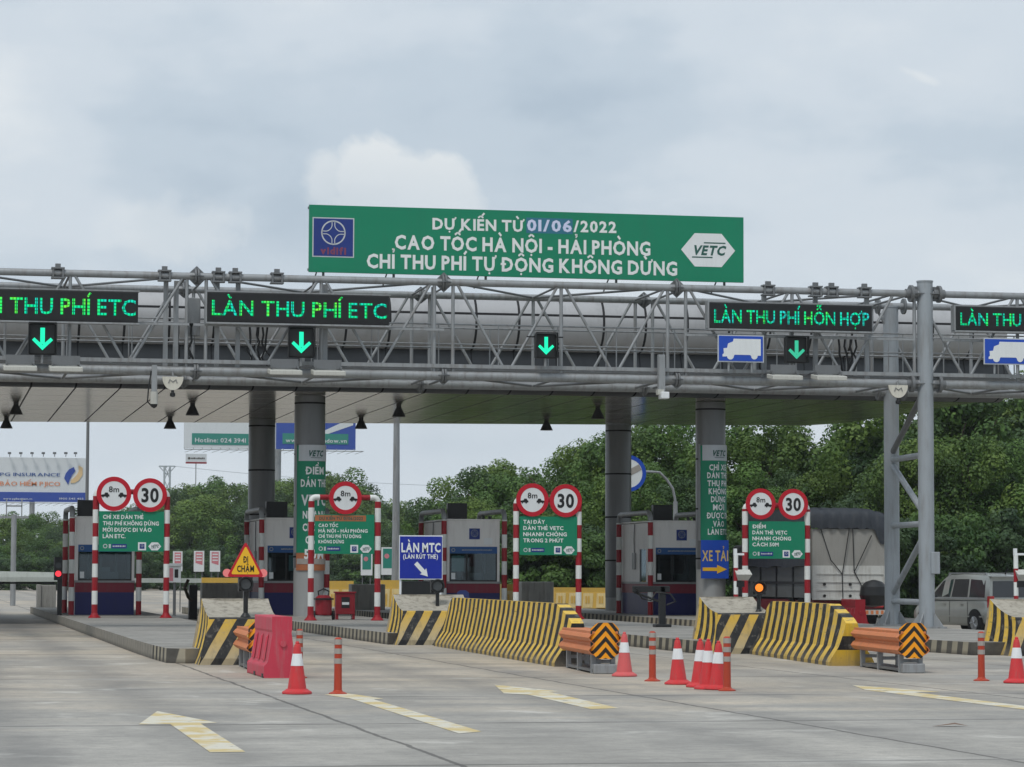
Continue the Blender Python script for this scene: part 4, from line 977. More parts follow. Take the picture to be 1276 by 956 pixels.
zt3 = aY(886, 556, 95.34).z; zb3 = aY(886, 674, 95.34).z
banner(C3, 'green column banner above the blue XE TẢI sign',
       [('CHỈ XE', .19, .72, .33), ('DÁN THẺ', .19, .86, .275), ('THU PHÍ', .19, .84, .275), ('KHÔNG', .19, .76, .275), ('DỪNG', .19, .6, .275), ('MỚI', .19, .46, .275), ('ĐƯỢC ĐI', .19, .9, .285), ('VÀO', .19, .46, .285), ('LÀN ETC', .19, .82, .275)], zb3, zt3, radians(16))
yq = 95.34 - CR - .10
a = aY(873.5, 673, yq); c = aY(908, 721, yq)
t = thing('arrow_board', 'blue board reading XE TẢI with yellow arrow on the column', 'sign', ((a.x + c.x) / 2, yq, c.z))
MB().box(a.x, c.x, yq, yq + .03, c.z, a.z).build('panel', 'bluetruck', t)
H_ = a.z - c.z; W_ = c.x - a.x
text('XE TẢI', a.x + W_ * .04, yq - .005, c.z + H_ * .46, H_ * .27, W_ * .94, 'yellowtext', t, bold=.02)
z = c.z + H_ * .24
MB().prism([(a.x + .06, z - .06), (a.x + W_ * .58, z - .06), (a.x + W_ * .58, z - .15), (c.x - .06, z), (a.x + W_ * .58, z + .15), (a.x + W_ * .58, z + .06), (a.x + .06, z + .06)], yq - .008, yq - .002).build('arrow', 'yellow', t)
MB().box(a.x + .2, c.x - .2, yq + .03, yq + .12, c.z + .2, c.z + .26).box(a.x + .2, c.x - .2, yq + .03, yq + .12, a.z - .26, a.z - .2).build('bracket', 'steel', t)

# ================================================================== STRIPED SIGN FRAMES
def car_icon(b, cx_, cz_, s_, flip, y):
    pts = [(-.5, -.12), (-.5, .10), (-.12, .16), (-.02, .36), (.28, .36), (.40, .14), (.5, .10), (.5, -.12), (.34, -.12), (.28, -.26), (.16, -.26), (.10, -.12), (-.18, -.12), (-.24, -.24), (-.34, -.24), (-.38, -.12)]
    b.prism([(cx_ + flip * u * s_, cz_ + v * s_) for u, v in pts], y - .004, y)
def round_sign(c, R_, y, kind, parent):
    o = MB().disc(c, R_, y, y + .03, 44).build('round_sign', 'white', parent)
    MB().disc(c, R_ + .004, y - .006, y + .035, 44, 0, R_ * .74).build('rim', 'redrim', o)
    if kind == '30': text('30', c[0], y - .008, c[1] - R_ * .40, R_ * .80, R_ * 1.02, 'black', o, 'C', .03, 'numeral', sub=4)
    else:
        text('8m', c[0], y - .008, c[1] + R_ * .10, R_ * .34, R_ * .60, 'black', o, 'C', .012, 'numeral')
        b = MB(); car_icon(b, c[0] - R_ * .50, c[1] - R_ * .10, R_ * .48, 1, y - .004); car_icon(b, c[0] + R_ * .50, c[1] - R_ * .10, R_ * .48, -1, y - .004); b.build('car_symbols', 'black', o)
def sign_frame(pxa, pxb, Y, rounds, panel, lines, label, tip, orange=None, x_l=None):
    xa, xb = aY(pxa, 700, Y).x, aY(pxb, 700, Y).x
    zt = aY((pxa + pxb) / 2, tip, Y).z
    t = thing('lane_entry_sign', label, 'sign', ((xa + xb) / 2, Y, ZI), 'red and white framed signs ahead of the booths')
    for x in (xa, xb):
        o = striped(MB(), x, Y, ZI, zt - .12, .095, .43).build('post', ['red', 'postwhite'], t)
        MB().lathe([(.2, ZI), (.2, ZI + .02), (.12, ZI + .10), (.1, ZI + .16)], (x, Y, 0), 14).build('foot', 'red', o)
    R_ = .13
    for x, sg in ((xa, 1), (xb, -1)):
        MB().path([(x, Y, zt - .14)] + [(x + sg * R_ * (1 - cos(q)), Y, zt - .13 + R_ * sin(q)) for q in np.linspace(0, pi / 2, 7)] + [(x + sg * (R_ + .12), Y, zt)], .09, 10).build('elbow', 'postwhite', t)
    MB().tube((xa + .2, Y, zt), (xb - .2, Y, zt), .085, 12).build('crossbar', 'red', t)
    for px, py, r, kind in rounds:
        c = aY(px, py, Y - .14); round_sign((c.x, c.z), r, Y - .14, kind, t)
    p = aY(panel[0], panel[1], Y - .10); q = aY(panel[2], panel[3], Y - .10)
    x0, x1, z0, z1 = p.x, q.x, q.z, p.z; yy = Y - .10
    if x0 < xa + .1: x0 = xa + .1
    pn = MB().box(x0, x1, yy, yy + .03, z0, z1).build('panel', 'green', t)
    W_, H_ = x1 - x0, z1 - z0
    if orange:
        MB().box(x0 + .0, x0 + W_ * .86, yy - .004, yy, z1 - H_ * .17, z1 - H_ * .02).build('orange_strip', 'orangeband', pn)
        text(orange, x0 + W_ * .07, yy - .008, z1 - H_ * .135, H_ * .075, W_ * .74, 'darkletter', pn, bold=.03)
    n = len(lines); ztop = z1 - H_ * (.20 if orange else .05)
    adv = H_ * (.55 if orange else .64) / n
    for k, (s_, fw) in enumerate(lines):
        text(s_, x0 + W_ * .06, yy - .005, ztop - adv * (k + .86), adv * .60, W_ * fw, 'letter', pn, bold=.03)
    zc = z0 + H_ * .13
    b = MB().disc((x0 + W_ * .10, zc), H_ * .055, yy - .005, yy - .002, 16, 0, H_ * .035); b.box(x0 + W_ * .155, x0 + W_ * .185, yy - .005, yy - .002, zc - H_ * .05, zc + H_ * .05); b.build('small_logo', 'greyplate', pn)
    MB().box(x0 + W_ * .20, x0 + W_ * .43, yy - .004, yy - .001, zc - H_ * .055, zc + H_ * .055).build('small_logo_strip', 'logo_blue', pn)
    b = MB(); dashes(b, x0 + W_ * .215, x0 + W_ * .41, yy - .008, zc - H_ * .02, H_ * .045, 0, int(pxa)); b.build('small_logo_lettering', 'greyplate', pn)
    lw = H_ * .10
    lo = MB().box(x0 + W_ * .665 - lw, x0 + W_ * .665 + lw, yy - .004, yy, zc - lw, zc + lw).build('square_logo', 'white', pn)
    MB().box(x0 + W_ * .665 - lw * .6, x0 + W_ * .665 + lw * .6, yy - .008, yy - .005, zc - lw * .62, zc + lw * .62).build('logo_core', 'logo_blue', lo)
    emblem(x0 + W_ * .665, zc + lw * .12, lw * .34, yy - .012, lo, 'greyplate', .16)
    hexlogo(x0 + W_ * .86, zc, W_ * .20, H_ * .20, yy - .004, pn)
sign_frame(118.5, 207.5, 91.6, [(142, 615.5, .545, '8m'), (187, 617, .535, '30')], (123.5, 637, 204, 687.5), [('CHỈ XE DÁN THẺ', .62), ('THU PHÍ KHÔNG DỪNG', .86), ('MỚI ĐƯỢC ĐI VÀO', .75), ('LÀN ETC.', .35)],
           'leftmost two post frame, with green CHỈ XE DÁN THẺ panel', 613)
sign_frame(387.5, 470.5, 86.6, [(430.5, 620.5, .50, '8m')], (391, 641, 466, 690.5), [('CAO TỐC', .33), ('HÀ NỘI - HẢI PHÒNG', .83), ('CHỈ THU PHÍ TỰ ĐỘNG', .72), ('KHÔNG DỪNG', .43)],
           'two post frame with one round sign and HÀ NỘI HẢI PHÒNG panel', 620, 'DỰ KIẾN TỪ 01/06/2022')
sign_frame(643, 721, 89.3, [(663.5, 623, .525, '8m'), (705, 624, .525, '30')], (646, 643.5, 719, 692), [('TẠI ĐÂY', .38), ('DÁN THẺ VETC', .70), ('NHANH CHÓNG', .76), ('TRONG 2 PHÚT', .70)],
           'two post frame with two round signs and TẠI ĐÂY panel, middle of the plaza', 623)
sign_frame(928.5, 1006, 87.0, [(948, 628, .485, '8m'), (988.5, 628.5, .485, '30')], (932.5, 649.5, 1003, 696.5), [('ĐIỂM', .24), ('DÁN THẺ VETC', .62), ('NHANH CHÓNG', .69), ('CÁCH 50M', .47)],
           'two post frame with two round signs and ĐIỂM panel in front of the truck', 630)

# ================================================================== CONCRETE NOSES AND BARRIERS
def nose(xl, xr, yf, label, L=1.9, zf=.88, zb=1.22):
    t = thing('barrier_nose', label, 'barrier', ((xl + xr) / 2, yf, 0), 'concrete noses at the island heads')
    off = (xl, yf)
    ys = np.linspace(0, 1, 9)
    def topz(u): return zf + (zb - zf) * (u * u * .75 + u * .25)
    # scooped top
    b = MB(); vs = []
    for u in ys:
        y = yf + .42 + u * (L - .42)
        for v in np.linspace(0, 1, 7):
            vs.append((xl + .22 + v * (xr - xl - .44), y, topz(u) - .05 * sin(pi * v) - .002))
    b.add(vs, [(i * 7 + j, i * 7 + j + 1, (i + 1) * 7 + j + 1, (i + 1) * 7 + j) for i in range(8) for j in range(6)], 0, True)
    b.build('top', 'cool', t)
    # front face, local origin at its lower left corner so that the stripes start there
    fr = MB(); prof = [(0, 0), (.0, .12), (.14, .38), (.34, zf - .03), (.42, zf)]
    vs = []
    for d_, z in prof:
        k = z / zf; vs += [(xl + .22 * k, yf + d_, z), (xr - .22 * k, yf + d_, z)]
    fr.add(vs, [(2 * i, 2 * i + 1, 2 * i + 3, 2 * i + 2) for i in range(len(prof) - 1)], 0)
    fr.build('front_face', 'diag', t)
    for side, xs, sg in (('left', xl, 1), ('right', xr, -1)):
        b = MB(); n = int(L / .24); 
        for k in range(n):
            u0, u1 = k / n, (k + 1) / n
            prev = None
            for zz in np.linspace(0, 1, 7):
                flare = .22 * (1 - (1 - zz) ** 2)
                row = []
                for u in (u0, u1):
                    y = yf + .42 * zz + u * (L - .42 * zz); tz = topz(max(0, u)) * zz
                    row.append((xs + sg * flare, y, tz))
                if prev: b.add([prev[0], prev[1], row[1], row[0]], [(0, 3, 2, 1) if sg > 0 else (0, 1, 2, 3)], k % 2)
                prev = row
        b.build('side_face', ['by', 'bk'], t)
    MB().add([(xl, yf + L, 0), (xr, yf + L, 0), (xr - .22, yf + L, zb), (xl + .22, yf + L, zb)], [(0, 3, 2, 1)]).build('back_face', 'cool', t)
nose(5.02, 6.75, 53.3, 'wide concrete nose with diagonal stripes behind the red plastic barrier')
nose(11.10, 13.3, 67.7, 'concrete nose with diagonal stripes under the LÀN MTC sign', zf=.82, zb=1.2)
nose(16.72, 18.4, 59.7, 'concrete nose with diagonal stripes carrying the lit amber light', zf=.88, zb=1.22)
nose(22.72, 25.0, 57.5, 'concrete nose with stripes cut by the right picture edge', zf=.82, zb=1.2)
def jersey(xc0, y0, xc1, y1, n, label, endm, zt=1.15, slope=1.5, zend=.80):
    """long striped barrier from far (y0) to near (y1), its near end sloping down"""
    t = thing('long_barrier', label, 'barrier', ((xc0 + xc1) / 2, (y0 + y1) / 2, 0), 'long striped concrete barriers ahead of the islands')
    prof = [(-.44, 0), (-.44, .07), (-.40, .15), (-.26, .36), (-.15, .78), (-.115, 1.0), (-.10, 1.0), (.10, 1.0), (.115, 1.0), (.15, .78), (.26, .36), (.40, .15), (.44, .07), (.44, 0)]
    b = MB(); L = y0 - y1
    def ring(s_):
        y = y1 + s_; k = s_ / L; xc = xc1 + (xc0 - xc1) * k
        h = zend + (zt - zend) * min(1, s_ / slope) ** .8
        if L - s_ < .8: h = h * (.62 + .38 * ((L - s_) / .8) ** .5)
        return [(xc + u, y, (v if v < .4 else .36 + (v - .36) * (h - .36) / .64)) for u, v in prof]
    P = len(prof)
    for k in range(n):
        sub = 2
        for q in range(sub):
            a_, c_ = ring(L * (k + q / sub) / n), ring(L * (k + (q + 1) / sub) / n)
            b.add(a_ + c_, [(i + 1, i, P + i, P + i + 1) for i in range(P - 1)], (k + 1) % 2)
    b.build('body', ['bk', 'by'], t)
    # near end face in three painted bands
    e = ring(0); b = MB()
    zs = [0, .30, .56, zend]
    def hw(z):
        for (u0, v0), (u1, v1) in zip([(p[0] - xc1, p[2]) for p in e[7:]][:-1], [(p[0] - xc1, p[2]) for p in e[7:]][1:]):
            if v1 <= z <= v0 and v0 > v1: return u1 + (u0 - u1) * (z - v1) / (v0 - v1)
        return .10
    zz = sorted(set([0, .07, .15, .30, .36, .56, .7, zend - .001]))
    for z0_, z1_ in zip(zz[:-1], zz[1:]):
        band = 0 if z0_ < .30 else (1 if z0_ < .56 else 0)
        b.add([(xc1 - hw(z0_), y1 - .004, z0_), (xc1 + hw(z0_), y1 - .004, z0_), (xc1 + hw(z1_), y1 - .004, z1_), (xc1 - hw(z1_), y1 - .004, z1_)], [(0, 1, 2, 3)], band if endm == 'k' else 1 - band)
    b.build('end_face', ['bk', 'by2'], t)
jersey(12.32, 67.0, 11.88, 51.7, 54, 'long yellow and black barrier ahead of the LÀN MTC sign', 'k')
jersey(17.95, 59.6, 17.17, 51.6, 24, 'long yellow and black barrier left of the gantry pillar', 'y')

# ---- orange guard beams with chevrons
def guard(xc, y0, y1, label, ang=0):
    t = thing('crash_cushion', label, 'guard rail', (xc, y1, 0), 'orange beam ends with chevron plates')
    prof = [(.0, .30), (-.05, .33), (-.09, .38), (-.05, .44), (.0, .475), (-.0, .505), (-.05, .54), (-.09, .60), (-.05, .65), (.0, .68)]
    for sg in (-1, 1):
        b = MB(); n = len(prof); x = xc + sg * .20
        vs = []
        for y in (y0, y1):
            for off in (0, .012): vs += [(x + (u if sg < 0 else -u) + off * -sg, y, v + .02) for u, v in prof]
        fs = []
        for q in (0, 1):
            fs += [(q * n + i, q * n + i + 1, 2 * n + q * n + i + 1, 2 * n + q * n + i) for i in range(n - 1)]
        fs += [(i, i + 1, n + i + 1, n + i) for i in range(n - 1)] + [(2 * n + i, 3 * n + i, 3 * n + i + 1, 2 * n + i + 1) for i in range(n - 1)]
        b.add(vs, fs); b.build('beam', 'orange_beam', t)
        MB().box(x - .02, x + .02, y1, y0, .69, .73).build('top_edge', 'orange_beam', t)
    MB().box(xc - .20, xc + .20, y1 + .05, y0, .705, .725).build('cover', 'orange_beam', t)
    # chevron plate
    w, z0, z1 = .245, .26, .88
    yy = y1 - .05
    out = [(-w * .55, z0), (w * .55, z0), (w, z0 + .12), (w, z1 - .10), (w * .55, z1), (-w * .55, z1), (-w, z1 - .10), (-w, z0 + .12)]
    def yb(u): return yy + .10 * (u / w) ** 2
    pl = MB(); pts = out; n = len(pts)
    cols = np.linspace(-w, w, 13)
    def zr(u):
        a_ = abs(u)
        lo = z0 if a_ <= w * .55 else z0 + .12 * (a_ - w * .55) / (w * .45); hi = z1 if a_ <= w * .55 else z1 - .10 * (a_ - w * .55) / (w * .45)
        return lo, hi
    for u0, u1 in zip(cols[:-1], cols[1:]):
        (l0, h0), (l1, h1) = zr(u0), zr(u1)
        step = .092; k0 = -8
        for k in range(-6, 12):
            za0, za1 = z0 + .02 + k * step - abs(u0) * 1.15, z0 + .02 + k * step - abs(u1) * 1.15
            zb0, zb1 = za0 + step, za1 + step
            q = [(u0, max(l0, min(h0, za0))), (u1, max(l1, min(h1, za1))), (u1, max(l1, min(h1, zb1))), (u0, max(l0, min(h0, zb0)))]
            if q[3][1] - q[0][1] < 1e-4 and q[2][1] - q[1][1] < 1e-4: continue
            pl.add([(xc + u, yb(u), z) for u, z in q], [(0, 1, 2, 3)], k % 2)
    pl.build('chevron_plate', ['chev_o', 'chev_k'], t)
    bk = MB()
    for u0, u1 in zip(cols[:-1], cols[1:]):
        (l0, h0), (l1, h1) = zr(u0), zr(u1)
        bk.add([(xc + u0, yb(u0) + .02, l0), (xc + u1, yb(u1) + .02, l1), (xc + u1, yb(u1) + .02, h1), (xc + u0, yb(u0) + .02, h0)], [(3, 2, 1, 0)])
    bk.build('plate_back', 'steel_dark', t)
    for y in (y0 - .5, (y0 + y1) / 2, y1 + .25):
        b = MB()
        for sg in (-1, 1): b.box(xc + sg * .17 - .04, xc + sg * .17 + .04, y - .05, y + .05, 0, .34)
        b.box(xc - .17, xc + .17, y - .03, y + .03, .18, .24); b.build('leg', 'steel', t)
    b = MB().box(xc - .2, xc + .2, y1 + .1, y0 - .4, .03, .08)
    b.build('base_skid', 'steel_dark', t)
    MB().box(xc - .20, xc + .2, y1 - .02, y1 + .3, .0, .17).build('ballast_block', 'steel', t, .02)
    t.rotation_euler = (0, 0, radians(ang))
guard(11.47, 51.5, 47.8, 'orange beam with chevron plate before the longest striped barrier', -4.5)
guard(16.97, 51.4, 47.6, 'orange beam with chevron plate left of the gantry pillar foot', -6)
guard(5.80, 53.0, 49.8, 'orange beam half hidden behind the red plastic barrier', -2)

# ---- red plastic water barrier
def water_barrier(x0, y0, L, m, label, H_=1.0, W_=.52, cat='barrier', grp=None):
    """end face toward -y at y0"""
    t = thing('plastic_barrier', label, cat, (x0, y0, 0), grp)
    prof = [(-W_ / 2, 0), (-W_ / 2, .20), (-W_ / 2 + .06, .25), (-.155, .74), (-.165, .78), (-.165, 1.0), (.165, 1.0), (.165, .78), (.155, .74), (W_ / 2 - .06, .25), (W_ / 2, .20), (W_ / 2, 0)]
    prof = [(u, v * H_) for u, v in prof]
    MB().prism([(x0 + u, v) for u, v in prof], y0, y0 + L).build('shell', m, t, .025)
    for k in range(3):
        y = y0 + L * (.2 + .3 * k)
        for sg in (-1, 1):
            b = MB(); b.add([(x0 + sg * (W_ / 2 - .05), y - .09, .27 * H_), (x0 + sg * (W_ / 2 - .05), y + .09, .27 * H_), (x0 + sg * .17, y + .06, .70 * H_), (x0 + sg * .17, y - .06, .70 * H_),
                   (x0 + sg * (W_ / 2 - .02), y - .06, .30 * H_), (x0 + sg * (W_ / 2 - .02), y + .06, .30 * H_), (x0 + sg * .205, y + .04, .66 * H_), (x0 + sg * .205, y - .04, .66 * H_)],
                  [(4, 5, 6, 7), (0, 1, 5, 4), (1, 2, 6, 5), (2, 3, 7, 6), (3, 0, 4, 7)])
            b.build('rib', m, t)
    MB().disc((x0 + .02, .56 * H_), .055, y0 - .03, y0, 14).build('plug', m, t)
    MB().box(x0 - W_ / 2 - .012, x0 + W_ / 2 + .012, y0 + .12, y0 + .3, 0, .07).box(x0 - W_ / 2 - .012, x0 + W_ / 2 + .012, y0 + L * .5, y0 + L * .5 + .2, 0, .07).build('fork_slot', 'black', t)
    return t
water_barrier(5.74, 46.55, 2.5, 'redplastic', 'faded red plastic water barrier between the left nose and a cone', 1.0, .58)
water_barrier(28.9, 86.0, 1.4, 'redcart', 'dark red plastic barrier behind the gantry pillar foot', .95, .6)

# ---- cones
def make_cone(name_m, label):
    t = thing('traffic_cone', label, 'cone', (0, 0, 0), 'red traffic cones with a white band')
    MB().lathe([(.20, 0), (.215, .012), (.21, .035), (.165, .06), (.15, .075)], n=28).build('base', name_m, t)
    r = lambda z: .135 - (z - .075) * .145
    MB().lathe([(r(.075), .07), (r(.66), .66), (r(.70) - .004, .70), (.012, .715)], n=28).build('body', name_m, t)
    MB().lathe([(r(.40) + .003, .40), (r(.57) + .003, .57)], n=28).build('band', 'reflect', t)
    MB().lathe([(.026, .70), (.03, .725), (.02, .745)], n=12).build('tip', name_m, t)
    return t
cA = make_cone('cone', 'red cone in front of the red plastic barrier'); cA.location = g(370, 865)
cB = make_cone('cone_old', 'faded pink cone between the chevron plate and an orange post'); cB.location = g(778, 843)
for px, py, lab, rz in ((845, 853, 'red cone standing alone left of the three huddled cones', .4), (872, 856.5, 'leftmost of the three huddled red cones', 1.1), (882.5, 859, 'middle one of the three huddled red cones', 2.), (894, 859.5, 'rightmost of the three huddled red cones, touching the orange post', .2), (1267, 851.5, 'red cone at the right picture edge', .9)):
    c_ = dup(cA, lab, g(px, py), rz, (1, 1, .97 + .02 * rz)); c_.rotation_euler = (radians(1.2 * cos(rz * 5)), radians(1.5 * sin(rz * 9)), rz)
# ---- delineator posts
dA = thing('delineator_post', 'orange flexible post right of the nearest cone', 'bollard', (0, 0, 0), 'orange delineator posts with grey bands')
MB().lathe([(.13, 0), (.13, .015), (.07, .04), (.062, .06)], n=18).build('foot', 'deli', dA)
MB().lathe([(.058, .05), (.055, .34), (.055, .36), (.054, .78), (.03, .80)], n=18).build('post', 'deli', dA)
for z in (.43, .57, .70): 
    MB().lathe([(.0585, z), (.0585, z + .075)], n=18).build('band', 'deli_band', dA)
dA.location = g(421, 865)
for px, py, lab in ((813, 849, 'orange flexible post between the faded cone and a red cone'), (906, 861, 'orange flexible post beside the huddled cones'), (1223, 848.5, 'orange flexible post near the right edge, left of the last cone'), (373, 845, 'orange flexible post mostly hidden behind the nearest cone')):
    dup(dA, lab, g(px, py))
p = g(1182, 905.5); tag(MB().add([(p.x - .22, p.y - .03, .004), (p.x + .05, p.y - .06, .03), (p.x + .24, p.y, .006), (p.x + .1, p.y + .07, .04), (p.x - .1, p.y + .05, .012)], [(0, 1, 3, 4), (1, 2, 3)]).build('litter_scrap', 'litter'), 'small brown scrap lying on the bare concrete at the right', 'litter')

# ---- small lights standing on the noses
def nose_light(px, pyl, pyb, Y, zb, lens, label, R_=.125):
    x = aY(px, pyb, Y).x; c = aY(px, pyl, Y)
    t = thing('warning_light', label, 'signal', (x, Y, zb), 'round signal lights on the concrete noses')
    MB().tube((x, Y, zb), (x, Y, c.z - R_ + .01), .045, 10).lathe([(.10, zb), (.10, zb + .02), (.05, zb + .09)], (x, Y, 0), 12).build('pole', 'black', t)
    MB().box(c.x - R_ * 1.05, c.x + R_ * 1.05, Y - .02, Y + .14, c.z - R_ * 1.05, c.z + R_ * 1.05).disc((c.x, c.z), R_ * 1.15, Y - .09, Y - .02, 22, 0, R_ * .95).build('housing', 'black', t)
    MB().disc((c.x, c.z), R_ * (.62 if lens == 'orangelight' else .78), Y - .045, Y - .021, 22).build('lens', lens, t)
nose_light(306, 728, 770, 54.0, .87, 'lens_dark', 'unlit round light on a black pole below the triangle sign')
nose_light(545, 730.5, 761, 69.0, .82, 'lens_dark', 'unlit round light on a black pole beside the LÀN MTC sign', .15)
nose_light(945.5, 732.5, 764, 60.6, .86, 'orangelight', 'lit amber light on a black pole near the XE TẢI board', .14)

# ---- triangle sign
Y = 58.4; c = aY(306, 703, Y); s_ = aY(329, 718, Y).x - aY(283, 718, Y).x; zb_ = aY(306, 719, Y).z; zt_ = aY(306, 674.5, Y).z
t = thing('triangle_sign', 'yellow triangle sign with red border reading ĐI CHẬM', 'sign', (c.x, Y, ZI))
def rtri(k, y0, y1, m, nm, par):
    H_ = zt_ - zb_; cz_ = zb_ + H_ * .36; pts = []
    base = [(-s_ / 2, zb_), (s_ / 2, zb_), (0, zt_)]
    base = [(u * k, cz_ + (v - cz_) * k) for u, v in base]
    rd_ = .07 * k
    for i in range(3):
        P0, P1, P2 = Vector(base[i - 1]), Vector(base[i]), Vector(base[(i + 1) % 3])
        a_, b_ = (P0 - P1).normalized(), (P2 - P1).normalized()
        for tt in np.linspace(0, 1, 5):
            p_ = P1 + a_ * rd_ * (1 - tt) ** 2 + b_ * rd_ * tt ** 2 + (a_ + b_) * 0; pts.append((c.x + p_.x, p_.y))
    return MB().prism(pts, y0, y1).build(nm, m, par)
pb = rtri(1, Y, Y + .03, 'redrim', 'border', t); rtri(.80, Y - .004, Y, 'yellow', 'face', t)
text('ĐI', c.x, Y - .008, aY(306, 701, Y).z, .125, .10, 'black', t, 'C', .03)
text('CHẬM', c.x, Y - .008, aY(306, 712.5, Y).z, .125, .35, 'black', t, 'C', .03)
MB().tube((c.x, Y + .07, ZI), (c.x, Y + .07, zt_ - .2), .04, 10).build('post', 'steel', t)
for sg in (-1, 1): MB().disc((c.x + sg * s_ * .49, zb_ + .08), .085, Y + .05, Y + .09, 18).build('corner_lamp', 'pinkglow', t)

# ---- blue LÀN MTC sign
Y = 73.2; a = aY(497.5, 667, Y); c = aY(551.5, 722.5, Y); x0, x1, z0, z1 = a.x, c.x, c.z, a.z
t = thing('lane_sign', 'dark blue square sign reading LÀN MTC with a white diagonal arrow', 'sign', ((x0 + x1) / 2, Y, ZI))
MB().box(x0, x1, Y + .012, Y + .04, z0, z1).build('border', 'white', t)
pn = MB().box(x0 + .02, x1 - .02, Y, Y + .012, z0 + .03, z1 - .03).build('panel', 'blue', t)
W_, H_ = x1 - x0, z1 - z0
text('LÀN MTC', x0 + W_ * .05, Y - .006, z0 + H_ * .625, H_ * .20, W_ * .90, 'letter', pn, bold=.035)
text('(LÀN RÚT THẺ)', x0 + W_ * .09, Y - .006, z0 + H_ * .475, H_ * .095, W_ * .80, 'letter', pn, bold=.03)
ax, az, bx_, bz_ = x0 + W_ * .38, z0 + H_ * .375, x0 + W_ * .66, z0 + H_ * .07
dv = Vector((bx_ - ax, bz_ - az)); Ln = dv.length; dv.normalize(); nv = Vector((-dv.y, dv.x)); P_ = lambda u, v: (ax + dv.x * u + nv.x * v, az + dv.y * u + nv.y * v)
MB().prism([P_(0, -.055), P_(Ln * .64, -.055), P_(Ln * .60, -.115), P_(Ln, 0.0), P_(Ln * .60, .115), P_(Ln * .64, .055), P_(0, .055)], Y - .008, Y - .002).build('arrow', 'letter', pn)
MB().box(x0 + .02, x0 + .07, Y + .04, Y + .09, ZI, z1 - .1).box(x1 - .07, x1 - .02, Y + .04, Y + .09, ZI, z1 - .1).build('leg', 'white', t)
MB().box(x0 + .1, x1 - .1, Y + .06, Y + .5, ZI, z0 - .04).build('base_box', 'black', t, .03)

# ---- camera posts
def camera_post(px, Y, label):
    x = aY(px, 720, Y).x; zt_ = aY(px, 692, Y).z
    t = thing('camera_post', label, 'camera post', (x, Y, ZI), 'striped posts carrying a camera and a floodlight')
    striped(MB(), x, Y, ZI, zt_, .055, .32).build('post', ['red', 'postwhite'], t)
    MB().box(x - .05, x + .02, Y - .04, Y + .04, zt_, zt_ + .16).box(x, x + .2, Y - .03, Y + .03, zt_ + .0, zt_ + .05).build('arm', 'white', t)
    ob = MB().cbox((0, 0, 0), (.36, .15, .10)).cbox((.02, 0, .06), (.42, .18, .02)).build('camera', 'white', t, .01)
    ob.location = (.22, -.12, zt_ + .20 - ZI); ob.rotation_euler = (0, radians(18), radians(-25))
    z = aY(px, 715, Y).z
    MB().add([(x - .04, Y - .24, z - .02), (x + .34, Y - .24, z - .02), (x + .34, Y, z + .1), (x - .04, Y, z + .1), (x + .02, Y - .1, z - .16), (x + .28, Y - .1, z - .16)], [(0, 1, 2, 3), (0, 4, 5, 1), (1, 5, 2), (2, 5, 4, 3), (3, 4, 0)]).build('floodlight', 'antenna', t)
    MB().box(x, x + .2, Y - .06, Y + .04, z - .32, z - .17).build('driver_box', 'black', t)
camera_post(917, 66.5, 'striped post with white camera beside the ĐIỂM panel frame')
camera_post(1266, 63.5, 'striped post with camera at the right edge behind the last nose')
# ---- fire trolley and cabinet beside the second frame
p = g(403, 772.5, ZI)
t = thing('fire_trolley', 'dark red wheeled extinguisher beside the left post of the HÀ NỘI frame', 'extinguisher', tuple(p))
MB().lathe([(.24, .14), (.26, .18), (.26, .62), (.24, .70), (.15, .76)], tuple(p), 20).build('tank', 'redcart', t)
MB().path([(p.x - .15, p.y, p.z + .74), (p.x - .17, p.y, p.z + .88), (p.x, p.y, p.z + .96), (p.x + .17, p.y, p.z + .88), (p.x + .15, p.y, p.z + .74)], .025, 8).build('handle', 'black', t)
MB().box(p.x - .28, p.x + .28, p.y - .28, p.y + .2, p.z + .62, p.z + .67).build('collar', 'black', t)
for sg in (-1, 1): MB().tube((p.x + sg * .27, p.y, p.z + .14), (p.x + sg * .34, p.y, p.z + .14), .14, 16).build('wheel', 'rubber', t)
p = g(429.5, 772, ZI)
t = thing('fire_cabinet', 'dark red hose cabinet on short legs with a white notice', 'cabinet', tuple(p))
MB().box(p.x - .30, p.x + .30, p.y - .16, p.y + .16, p.z + .16, p.z + .82).build('body', 'redcart', t, .015)
MB().box(p.x - .33, p.x + .33, p.y - .19, p.y + .19, p.z + .82, p.z + .87).build('lid', 'redcart', t)
MB().box(p.x - .13, p.x + .13, p.y - .168, p.y - .163, p.z + .36, p.z + .70).build('notice_back', 'black', t)
MB().box(p.x - .11, p.x + .11, p.y - .175, p.y - .169, p.z + .46, p.z + .54).build('notice', 'white', t)
for sg in (-1, 1): MB().box(p.x + sg * .26 - .04, p.x + sg * .26 + .04, p.y - .14, p.y + .14, p.z, p.z + .17).build('leg', 'redcart', t)
